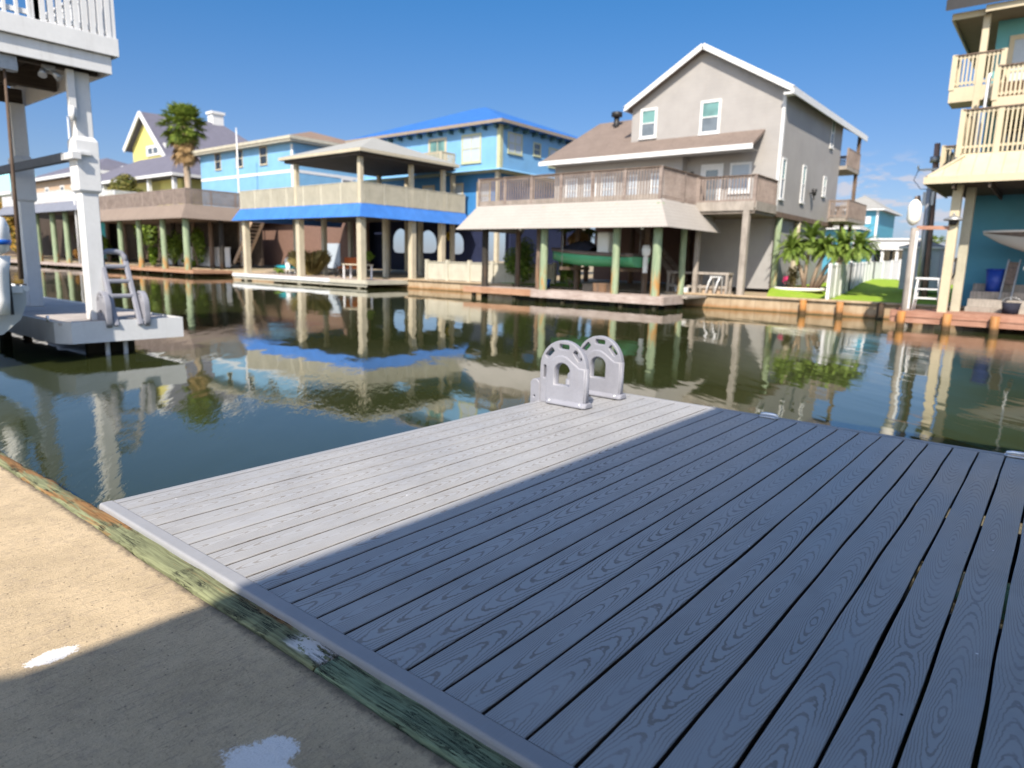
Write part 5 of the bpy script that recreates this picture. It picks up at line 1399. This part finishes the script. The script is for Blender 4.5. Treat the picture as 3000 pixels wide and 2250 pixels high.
# navy arched screen further back
sc_ = thing('arched_screen', 'dark navy wall with round arch openings beyond the blue boathouse', 'wall', (40, 41, 0))
def arch_wall(x, y0, y1, z0, z1, holes, mat, par, name):
    Mx = Matrix(((0, 0, 1, x), (1, 0, 0, 0), (0, 1, 0, 0), (0, 0, 0, 1)))
    return curve_plate(name, [[(y0, z0), (y1, z0), (y1, z1), (y0, z1)]]+holes, .09, .0, mat, par, Mx)
def ah(y, w, zb, zt): return [(y-w, zb+w*.35), (y-w*.8, zb+.08), (y-w*.4, zb), (y+w*.4, zb), (y+w*.8, zb+.08), (y+w, zb+w*.35)] + arc(y, zt-w, w, 0, 180, 14)
arch_wall(40, 33.2, 48.5, .15, 4.45, [ah(43.2, 1.05, 1.65, 3.75), ah(39.75, 1.15, 1.68, 3.58), ah(36.35, .85, 1.62, 3.35)], M['navy'], sc_, 'screen')
t = MB(); t.box(39.85, 40.15, 33.2, 48.5, 4.452, 4.6); t.build('beam', M['navy'], sc_)
for y in (33.3, 48.4): sq_post(sc_, 40, y, .1, 4.45, .4, M['navy'])
fl = thing('hanging_flowers', 'yellow flowering basket hanging in the right arch opening', 'plant', (39.6, 36.9, 3))
rg = random.Random(41); t = MB(); leaf_cloud(t, (39.6, 36.9, 3.05), (.3, .45, .4), 220, .12, rg, lobes=3); t.build('flowers', paint('yellow_bloom', (.62, .46, .05), .7, .3), fl, fixn=False)
t = MB(); t.tube([(39.6, 36.9, 3.2), (39.75, 36.9, 4.3)], .012, 5); t.build('chain', M['steel'], fl)

# ================================================================== bright blue house with metal roof
h2 = thing('beach_house', 'bright blue two storey house with a blue metal hip roof behind the pavilion', 'house', (44, 36, 0))
FX, FY = 38.0, 30.2
t = MB(); t.box(FX, 52, FY, 46.5, 7.85, 11.0); t.build('upper_wall', M['bluewall2'], h2)
t = MB(); t.box(FX+1.0, 52, FY+1.1, 46.5, 4.6, 7.70); t.build('lower_wall', M['deepblue'], h2)
t = MB(); t.box(FX-.05, 52, FY-.05, 46.5, 7.702, 7.848); t.build('floor_band', M['olive'], h2)
t = MB(); t.add([(FX-.06, FY-.06, 7.86), (FX-.06, 46.5, 7.86), (FX-.35, 46.5, 7.72), (FX-.35, FY-.35, 7.72), (52, FY-.06, 7.86), (52, FY-.35, 7.72)], [(0, 1, 2, 3), (4, 0, 3, 5)]); t.build('flare', M['bluewall'], h2)
hip_roof(h2, FX-.75, 53, FY-.75, 47.2, 11.1, 14.2, M['blueroof'], M['eave'], ridge=(38.0, 39.4), th=.22)
for i in range(14):
    t = MB(); t.box(FX-.5, FX-.003, FY+.1+i*1.15, FY+.26+i*1.15, 10.58, 10.86); t.build('eave_bracket', M['bracket'], h2)
for i in range(12):
    t = MB(); t.box(FX+.3+i*1.15, FX+.46+i*1.15, FY-.5, FY-.003, 10.58, 10.86); t.build('eave_bracket', M['bracket'], h2)

t = MB(); t.box(FX-.03, FX-.002, FY, FY+.3, 7.87, 10.9); t.box(FX-.03, FX+.3, FY-.03, FY-.002, 7.87, 10.9); t.build('corner_quoin', M['olive'], h2)
window(h2, 'x-', 33.0, 8.35, 2.0, 2.1, FX, M['olive'], M['blind'], .14, cross=True)
window(h2, 'x-', 41.6, 8.3, 1.6, 1.9, FX, M['beige'], M['glassgreen'], .2, cross=True)
window(h2, 'x-', 36.6, 8.35, 2.0, 2.1, FX, M['beige'], M['glassgreen'], .2, cross=True)
for x, w, z in ((39.7, 1.7, 9.0), (42.4, .95, 9.2), (44.9, 1.9, 8.6)): window(h2, 'y-', x, z, w, 1.5 if w > 1 else 1.0, FY, M['olive'], M['blind'] if w > 1 else M['glass'], .1, cross=w > 1)
t = MB(); t.box(FX-1.6, FX-.06, 34.6, 39.2, 8.02, 8.2); t.build('balcony_floor', M['beige'], h2)
railing(h2, [(FX-.1, 39.1), (FX-1.5, 39.1), (FX-1.5, 34.7), (FX-.1, 34.7)], 8.2, 9.15, M['beige'], gap=.16, bal=.06)
for a in (32.6, 35.4, 38.6): window(h2, 'x-', a, 5.0, 1.4, 2.1, FX+1.0, M['beige'], M['blind'], .16)
for y in (30.6, 35.2, 40.5): sq_post(h2, FX+.3, y, .1, 7.7, .3, M['beige'], 'stilt')
t = MB(); t.box(FX+3, 51, 31.5, 32.0, .2, 4.59); t.build('ground_wall', M['navy'], h2)
t = MB(); t.box(FX+.9, 52, FY+1, 49, 4.45, 4.595); t.build('floor_slab', M['under'], h2)

# ================================================================== pale blue house on the left
h3 = thing('beach_house', 'sky blue house with white band and low brown hip roof left of the pavilion', 'house', (44, 65, 0))
DX, DY, DY2 = 38., 56.2, 74.2
t = MB(); t.box(DX, 50, DY, DY2, 4.6, 11.85); t.build('wall', M['bluewall'], h3)
t = MB(); t.box(DX-.03, DX-.002, DY, DY2, 9.1, 9.38); t.box(DX-.03, 50, DY-.03, DY-.002, 9.1, 9.38); t.box(DX-.035, DX-.003, DY, DY+.35, 4.6, 9.095); t.box(DX-.035, DX-.003, DY, DY+.35, 9.385, 11.7); t.build('band', M['white'], h3)
t = MB(); t.box(DX+.8, DX+1.0, 46.2, DY2, .1, 4.44); t.box(DX+.05, DX+12, DY+.1, DY2-.1, 4.45, 4.59); t.build('ground_wall', M['brick'], h3)
t = MB(); t.box(DX+.74, DX+.795, 50.2, 53.0, .1, 2.4); t.build('garage_door', M['blind'], h3)
hip_roof(h3, DX-.8, 51, DY-.8, DY2+.8, 12.35, 14.3, M['brownroof'], M['beigerail'], ridge=(62, 68), th=.3)
t = MB(); t.box(DX-.7, 50.6, DY-.7, DY2+.7, 11.855, 12.04); t.build('soffit', M['beigerail'], h3)
for a, w in ((70.3, .95), (65.9, 1.05), (61.3, 1.05)): window(h3, 'x-', a, 10.15 if a > 62 else 10.1, w*1.3, 1.75, DX, M['beige'], M['glassdark'], .09)
window(h3, 'y-', 41.6, 10.2, 1.5, .7, DY, M['white'], M['blind'], .12); window(h3, 'y-', 44.3, 6.9, 1.4, 2.2, DY, M['white'], M['glass'], .14)
ms = thing('flag_mast', 'thin white mast rising in front of the sky blue house', 'mast', (35, 60.9, 0))
t = MB(); t.tube([(35.2, 61.35, 0), (35.2, 61.35, 8), (35.2, 61.35, 13.1)], [.11, .09, .05], 8); t.build('shaft', M['mast'], ms)
t = MB(); t.tube([(35.2, 61.35, 13.1), (35.2, 61.35, 13.22)], [.09, .03], 8); t.build('finial', M['mast'], ms)

# ================================================================== brown skirted boathouse
b4 = thing('boathouse', 'boathouse with brown shingle skirt and brown railing left of the blue skirted one', 'boathouse', (31, 68, 0))
skirt(b4, 28.8, 36, 59.2, 79, 4.22, 5.52, .85, M['brownskirt'], back=False)
t = MB(); t.box(28.82, 36, 59.22, 79, 5.3, 5.515); t.build('deck', M['brownwood'], b4)
t = MB()
for i in range(8): t.box(28.9+i*.9, 29.0+i*.9, 59.4, 78.8, 4.95, 5.295)
t.box(28.0, 35.5, 58.7, 78.5, 4.28, 4.32); t.build('joists', M['under'], b4)
railing(b4, [(28.9, 78.8), (28.9, 59.3), (36, 59.3)], 5.53, 6.9, M['brownwood'], post=.15, every=2.1, bal=.075, gap=.13, cap=.16, low=.14)
for y in (59.6, 64.1, 69.3, 73.8): round_post(b4, 28.9, y, -2.6, 5.2, .30 if y < 60 else .26, M['greenpile'])
for x, y, mt in ((32.2, 59.6, 'darkpile'), (33.5, 64, 'brownpile'), (33.5, 67.5, 'brownpile'), (33.5, 72, 'darkpile'), (35.5, 62, 'brownpile')): round_post(b4, x, y, -.4, 5.2, .24, M[mt])
t = MB()
for i in range(14): t.box(34.2, 35.4, 57.0+i*.30, 57.0+i*.30+.28, 4.9-i*.34, 4.96-i*.34)
t.bar((34.2, 57, 4.9), (34.2, 61.1, .3), .08, .35); t.bar((35.4, 57, 4.9), (35.4, 61.1, .3), .08, .35); t.build('stair', M['tan'], b4)
t = MB(); t.box(36.2, 36.4, 59.4, 82, .1, 5.2); t.build('undercroft_back', M['darkwood'], b4)  # added dark sheet standing in for the shade under the deck
d4 = thing('boat_dock', 'long low reddish plank dock under the brown skirted boathouse', 'dock', (28.8, 75, -.35))
planks(d4, 28.2, 31.9, 57.2, 80.3, -.36, M['orangewood'], along='x', w=.25)
t = MB(); t.box(28.14, 28.195, 57.2, 80.3, -.60, -.34); t.box(28.195, 31.8, 57.15, 57.195, -.6, -.34); t.build('fascia', M['orangewood'], d4)
for y in (58, 62, 67, 72, 77): round_post(d4, 28.5, y, -2.6, -.37, .16, M['darkpile'], 'pile')
for y, mt, lb in ((64.9, 'redcloth', 'red towel hanging on the brown deck railing'), (66.9, 'whitecloth', 'pale towel hanging on the brown deck railing left of the red one'), (70.3, 'tealcloth', 'teal towel hanging on the brown deck railing')):
    tw = MB(); n_ = 8
    rows = []
    for i in range(n_+1):
        u = i/n_; yy_ = y-.45+.9*u
        rows.append([(29.10+.02*math.sin(u*8), yy_, 6.1), (29.09, yy_, 6.74), (29.065, yy_, 6.78), (29.04+.01*math.sin(u*9), yy_, 6.74), (29.035+.025*math.sin(u*11), yy_, 5.75+.03*math.sin(u*5)), (29.05+.025*math.sin(u*11), yy_, 5.75+.03*math.sin(u*5))])
    tw.loft(rows, False, False, True); tag(tw.build('towel', M[mt], fixn=False), lb, 'towel', 'towels on the brown railing')
wf = MB()
for i in range(9): wf.box(34.0, 34.06, 61.5+i*1.55, 61.5+i*1.55+1.5, -.1, 1.75)
wf.box(33.97, 34.09, 61.4, 75.5, 1.752, 1.83); tag(wf.build('garden_wall', M['white']), 'low white panel wall behind the brown skirted boathouse', 'wall')
bush('shrub', 'tall dark green shrub behind the green piles of the brown skirted boathouse', 'shrub', (33.0, 66.0, 1.9), (.9, 1.3, 2.0), 1500, .2, M['bushleaf'], 51)
bush('shrub', 'leafy green shrub near the left green piles of the brown skirted boathouse', 'shrub', (33.0, 71.3, 1.8), (1.0, 2.2, 2.1), 1900, .2, M['bushleaf'], 52)
bush('shrub', 'pointed bright green shrub on the bank by the second green pile from the left', 'shrub', (31.6, 72.6, .9), (.5, .9, 1.2), 800, .2, M['brightleaf'], 53)
bush('shrub', 'low yellow green shrub on the bank before the white panel wall', 'shrub', (32.8, 67.9, .15), (.6, 1.6, .45), 600, .15, M['brightleaf'], 54)

# ================================================================== yellow house, palm
h4 = thing('beach_house', 'yellow gabled house with slate blue roofs and white trim behind the tall palm', 'house', (50, 92, 0))
YX = 46.0
ga, gz, gl_, gr_ = 105.4, 21.35, 111.4, 98.4
t = MB()
t.poly([(YX, gl_-.7, 4), (YX, gr_+.7, 4), (YX, gr_+.7, 15.0), (YX, ga, gz-.5), (YX, gl_-.7, 16.9)], 12, (1, 0, 0)); t.build('gable_wall', M['yellow'], h4)
t = MB()
R0, R1 = Vector((YX-.9, ga, gz)), Vector((57.5, ga, gz+.3))
L0_, L1_ = Vector((YX-.9, gl_, 16.6)), Vector((64, gl_, 16.6))
Q0, Q1 = Vector((YX-.9, gr_, 14.7)), Vector((64, gr_-3, 14.7))
dn = Vector((0, 0, -.4))
t.add([R0, R1, L0_, L1_, Q0, Q1, R0+dn, R1+dn, L0_+dn, L1_+dn, Q0+dn, Q1+dn], [(0, 1, 3, 2), (1, 0, 4, 5), (1, 5, 3), (6, 8, 9, 7), (7, 11, 10, 6), (7, 9, 11), (0, 2, 8, 6), (0, 6, 10, 4), (4, 10, 11, 5), (2, 3, 9, 8), (5, 11, 9, 3)])
rf = t.build('gable_roof', M['slate'], h4)
t = MB(); t.bar((YX-.96, ga, gz-.22), (YX-.96, gl_+.15, 16.3), .16, .66); t.bar((YX-.96, ga, gz-.22), (YX-.96, gr_-.15, 14.4), .16, .66); t.build('barge_board', M['white'], rf)
t = MB(); t.box(YX-.14, YX-.004, 99.6, 105.8, 15.1, 16.6); wfm = t.build('window', M['white'], h4)
for k in range(3):
    t = MB(); t.box(YX-.19, YX-.142, 100.3+k*1.75, 101.6+k*1.75, 15.45, 16.2); t.build('pane', M['glass'], wfm)
t = MB(); t.box(56.0, 57.8, 105.0, 106.6, 20.6, 22.9); t.box(55.8, 58.0, 104.8, 106.8, 22.902, 23.3); t.build('chimney', M['white'], h4)
hip_roof(h4, 38.0, 50, 81.2, 113.5, 10.6, 14.25, M['slate'], M['white'], ridge=(93.0, 104), th=.35, name='porch_roof')
t = MB(); t.box(40.0, 46, 83, 112, 3, 10.2); t.build('porch_wall', M['yellow'], h4)
for y in (82.2, 89, 96, 103): sq_post(h4, 38.7, y, 3, 10.2, .45, M['white'])
t = MB(); t.box(46, 50, 113.6, 118, 4, 14.4); t.build('stair_tower', M['white'], h4)

pw = thing('fan_palm', 'tall fan palm with a skirt of dead fronds in front of the yellow house', 'palm', (37, 75.6, 0))
px_, py_ = 37.0, 75.4
t = MB(); t.tube([(px_, py_-.3, 0), (px_, py_-.2, 4), (px_, py_-.1, 8.5), (px_, py_+.05, 11.6), (px_, py_+.3, 15.0)], [.44, .38, .36, .36, .36], 14); t.build('trunk', M['trunk'], pw)
rg = random.Random(77); t = MB()
for k in range(95):
    a = rg.random()*6.28; h = rg.uniform(12.6, 15.0); fan_leaf(t, (px_+.3*math.cos(a), py_+.2+.3*math.sin(a), h), a, rg.uniform(-1.4, -.75), rg.uniform(.7, 1.2), rg.uniform(.8, 1.15), rg, 95, 9)
t.build('dead_fronds', M['deadfrond'], pw, fixn=False)
t = MB()
for k in range(210):
    a = rg.random()*6.28; e = -1.1+2.45*rg.random()**.85; fan_leaf(t, (px_, py_+.3, 15.0+rg.random()*.6), a, e, rg.uniform(1.2, 2.0), rg.uniform(.85, 1.2), rg, 150, 13, .35)
t.build('crown', M['palmleaf'], pw, fixn=False)
bush('round_tree', 'round bushy tree with bronze new leaves in front of the yellow house porch', 'tree', (37.3, 90.5, 8.9), (2.4, 2.6, 1.9), 3600, .24, leaf_material('bronze_green_leaf', (.03, .07, .012), (.24, .20, .05)), 61, stems=7)
bush('hedge_tree', 'dark rounded tree behind the brown deck railing below the round bushy tree', 'tree', (35.5, 83.5, 4.0), (1.6, 2.2, 3.6), 1500, .28, M['bushleaf'], 62)

# ================================================================== far left group behind the white posts
h5 = thing('beach_house', 'tan house with a slate blue hip roof seen between the white boathouse posts', 'house', (48, 125, 0))
t = MB(); t.box(41, 52, 112, 140, .1, 13.0); t.build('wall', M['tan'], h5)
hip_roof(h5, 40, 53, 110.5, 142, 13.0, 16.2, M['slate'], M['white'], ridge=(122, 128), th=.5)
for a in (115, 120, 126, 133): window(h5, 'x-', a, 9.5, 1.8, 2.0, 41, M['white'], M['glass'], .25)
b5 = thing('boathouse', 'farthest boathouse with white railing, slate blue skirt and green piles on the left', 'boathouse', (31, 92, 0))
skirt(b5, 29.0, 37, 83.5, 112, 5.55, 6.75, 1.0, M['greyskirt'], back=False)
t = MB(); t.box(29.02, 37, 83.5, 112, 6.5, 6.745); t.build('deck', M['whitegrey'], b5)
railing(b5, [(29.1, 112), (29.1, 91), (32.5, 83.8), (37, 83.8)], 6.78, 8.1, M['white'], post=.2, every=2.6, bal=.10, gap=.22, cap=.2, low=.2)
t = MB()
for i in range(8): t.box(29.3+i*.95, 29.4+i*.95, 84, 111.5, 6.1, 6.49)
t.build('joists', M['under'], b5)
for y in (84.5, 90, 94.3, 100, 106): round_post(b5, 29.3, y, -2.6, 6.4, .30, M['greenpile'])
for y in (87, 92, 98): round_post(b5, 34.5, y, -.4, 6.4, .26, M['brownpile'])
t = MB(); t.box(36.5, 36.8, 82.2, 150, .2, 6.4); t.build('undercroft_back', M['darkwood'], b5)  # dark sheet added for the deep shade behind the far piles
d5 = thing('boat_dock', 'farthest plank dock on the left with a pale end', 'dock', (28.8, 98, -.35))
planks(d5, 28.2, 31.9, 81.2, 125, -.36, M['dockwood'], along='x', w=.3); t = MB(); t.box(28.14, 28.195, 81.2, 125, -.64, -.34); t.build('fascia', M['dockwood'], d5)
for y in (82, 88, 95, 102, 110, 118): round_post(d5, 28.5, y, -2.6, -.37, .18, M['darkpile'], 'pile')
t = MB(); t.box(35, 35.3, 94, 101, .2, 4.8); tag(t.build('teal_wall', M['tealthing']), 'teal panel wall behind the farthest green piles', 'wall')
bush('shrub', 'green hedge behind the farthest green piles on the left', 'shrub', (33.5, 91.5, 2.0), (1.2, 3.2, 2.4), 1300, .28, M['bushleaf'], 71)
bush('shrub', 'orange tinted shrub on the bank by the farthest dock', 'shrub', (32.8, 95.5, .7), (.8, 3.0, 1.0), 900, .22, leaf_material('orange_shrub_leaf', (.22, .10, .02), (.42, .24, .07)), 72)
bush('autumn_tree', 'tree with orange and green leaves at the far left behind the boat', 'tree', (31, 121, 4.6), (2.2, 6.0, 5.0), 2600, .42, leaf_material('autumn_leaf', (.05, .10, .012), (.46, .25, .05)), 73, stems=7)
h6 = thing('low_house', 'low house with a pale aqua roof and brown wall at the far left edge', 'house', (45, 160, 0))
t = MB(); t.box(41, 52, 150, 190, 0, 11.5); t.build('wall', M['tan'], h6); hip_roof(h6, 40, 53, 149, 191, 11.5, 17, paint('aqua_metal', (.30, .62, .66), .5, .08), M['white'], ridge=(165, 175), th=.5)
for a in (155, 165): window(h6, 'x-', a, 8, 2, 2, 41, M['white'], M['glass'], .25)
bush('tree', 'wide dark tree mass closing the canal bank behind the farthest dock', 'tree', (38, 104, 2.6), (2.5, 9, 3.0), 2200, .4, M['bushleaf'], 74, stems=6)

# ================================================================== light, sky, camera
SUN = Vector((-1., -.46, 1.02)).normalized()
ld = bpy.data.lights.new('sun', 'SUN'); ld.energy = 5.0; ld.angle = rad(.5); ld.color = (1., .895, .75)
lo = bpy.data.objects.new('sun', ld); COL.objects.link(lo); lo.rotation_euler = SUN.to_track_quat('Z', 'Y').to_euler(); lo.location = (-20, -8, 21)
W = bpy.data.worlds.new('World'); S.world = W; W.use_nodes = True
n = N(W.node_tree); bg = W.node_tree.nodes['Background']
sk = n.add('ShaderNodeTexSky'); sk.sky_type = 'NISHITA'; sk.sun_disc = False
sk.sun_elevation = math.asin(SUN.z); sk.sun_rotation = math.atan2(SUN.x, SUN.y)
sk.altitude = 0.; sk.air_density = 1.0; sk.dust_density = .35; sk.ozone_density = 3.0
d = n.add('ShaderNodeTexCoord').outputs['Generated']; dx, dy, dz = n.xyz(d)
az = n.m('ARCTAN2', dy, dx)                      # a few low clouds over the houses to the right
cn = n.noise(n.comb(n.m('MULTIPLY', az, 9.), n.m('MULTIPLY', dz, 26.), 0.), 2.6, 6, .6, .2)
band = n.m('MULTIPLY', n.ss(dz, .155, .105), n.ss(dz, .0, .035))
side = n.m('MULTIPLY', n.ss(az, .34, .26), n.ss(az, -1.2, -.6))
# clear maritime air: deep blue away from the sun, paler towards it
dots = n.add('ShaderNodeVectorMath', operation='DOT_PRODUCT'); n.put(dots.inputs[0], d); dots.inputs[1].default_value = SUN
grade = n.mix(n.ss(dz, .04, .5), (.345, .37, .47), (.125, .44, .635))
grade = n.mix(n.ss(dz, .09, .0), grade, (.24, .27, .40))
grade = n.mix(n.ss(dots.outputs['Value'], .05, .8), grade, (1.85, 1.5, 1.25))
gm = n.add('ShaderNodeMix', data_type='RGBA', blend_type='MULTIPLY'); gm.inputs[0].default_value = 1.
n.put(gm.inputs[6], sk.outputs[0]); n.put(gm.inputs[7], grade)
cl = n.m('MULTIPLY', n.m('MULTIPLY', n.ss(cn, .47, .60), band), side)
cm_ = n.mix(n.m('MULTIPLY', cl, .8), gm.outputs[2], (3.0, 2.95, 3.25))
n.l.new(cm_, bg.inputs['Color']); bg.inputs['Strength'].default_value = .14

cam = bpy.data.cameras.new('camera'); co = bpy.data.objects.new('camera', cam); COL.objects.link(co); S.camera = co
yaw, pitch, roll, fpx = -.678499689, .17915497, .0250602071, 1984.03547
fw = Vector((math.cos(pitch)*math.cos(yaw), -math.cos(pitch)*math.sin(yaw), -math.sin(pitch)))
rt = Vector((-math.sin(yaw), -math.cos(yaw), 0)); upv = rt.cross(fw)
r2 = rt*math.cos(roll)+upv*math.sin(roll); u2 = upv*math.cos(roll)-rt*math.sin(roll)
Mc = Matrix((r2, u2, -fw)).transposed().to_4x4(); Mc.translation = Vector((-1.18955792, -3.05771643, 1.15848848))
co.matrix_world = Mc
cam.sensor_width = 36.; cam.sensor_fit = 'HORIZONTAL'; cam.lens = fpx/3000*36
cam.clip_start = .05; cam.clip_end = 5000
cam.dof.use_dof = True; cam.dof.focus_distance = 2.7; cam.dof.aperture_fstop = 2.3
S.view_settings.view_transform = 'Standard'; S.view_settings.look = 'None'; S.view_settings.exposure = .72; S.view_settings.gamma = 1.
S.render.engine = 'CYCLES'; S.cycles.use_denoising = True
S.cycles.max_bounces = 8; S.cycles.sample_clamp_indirect = 8.
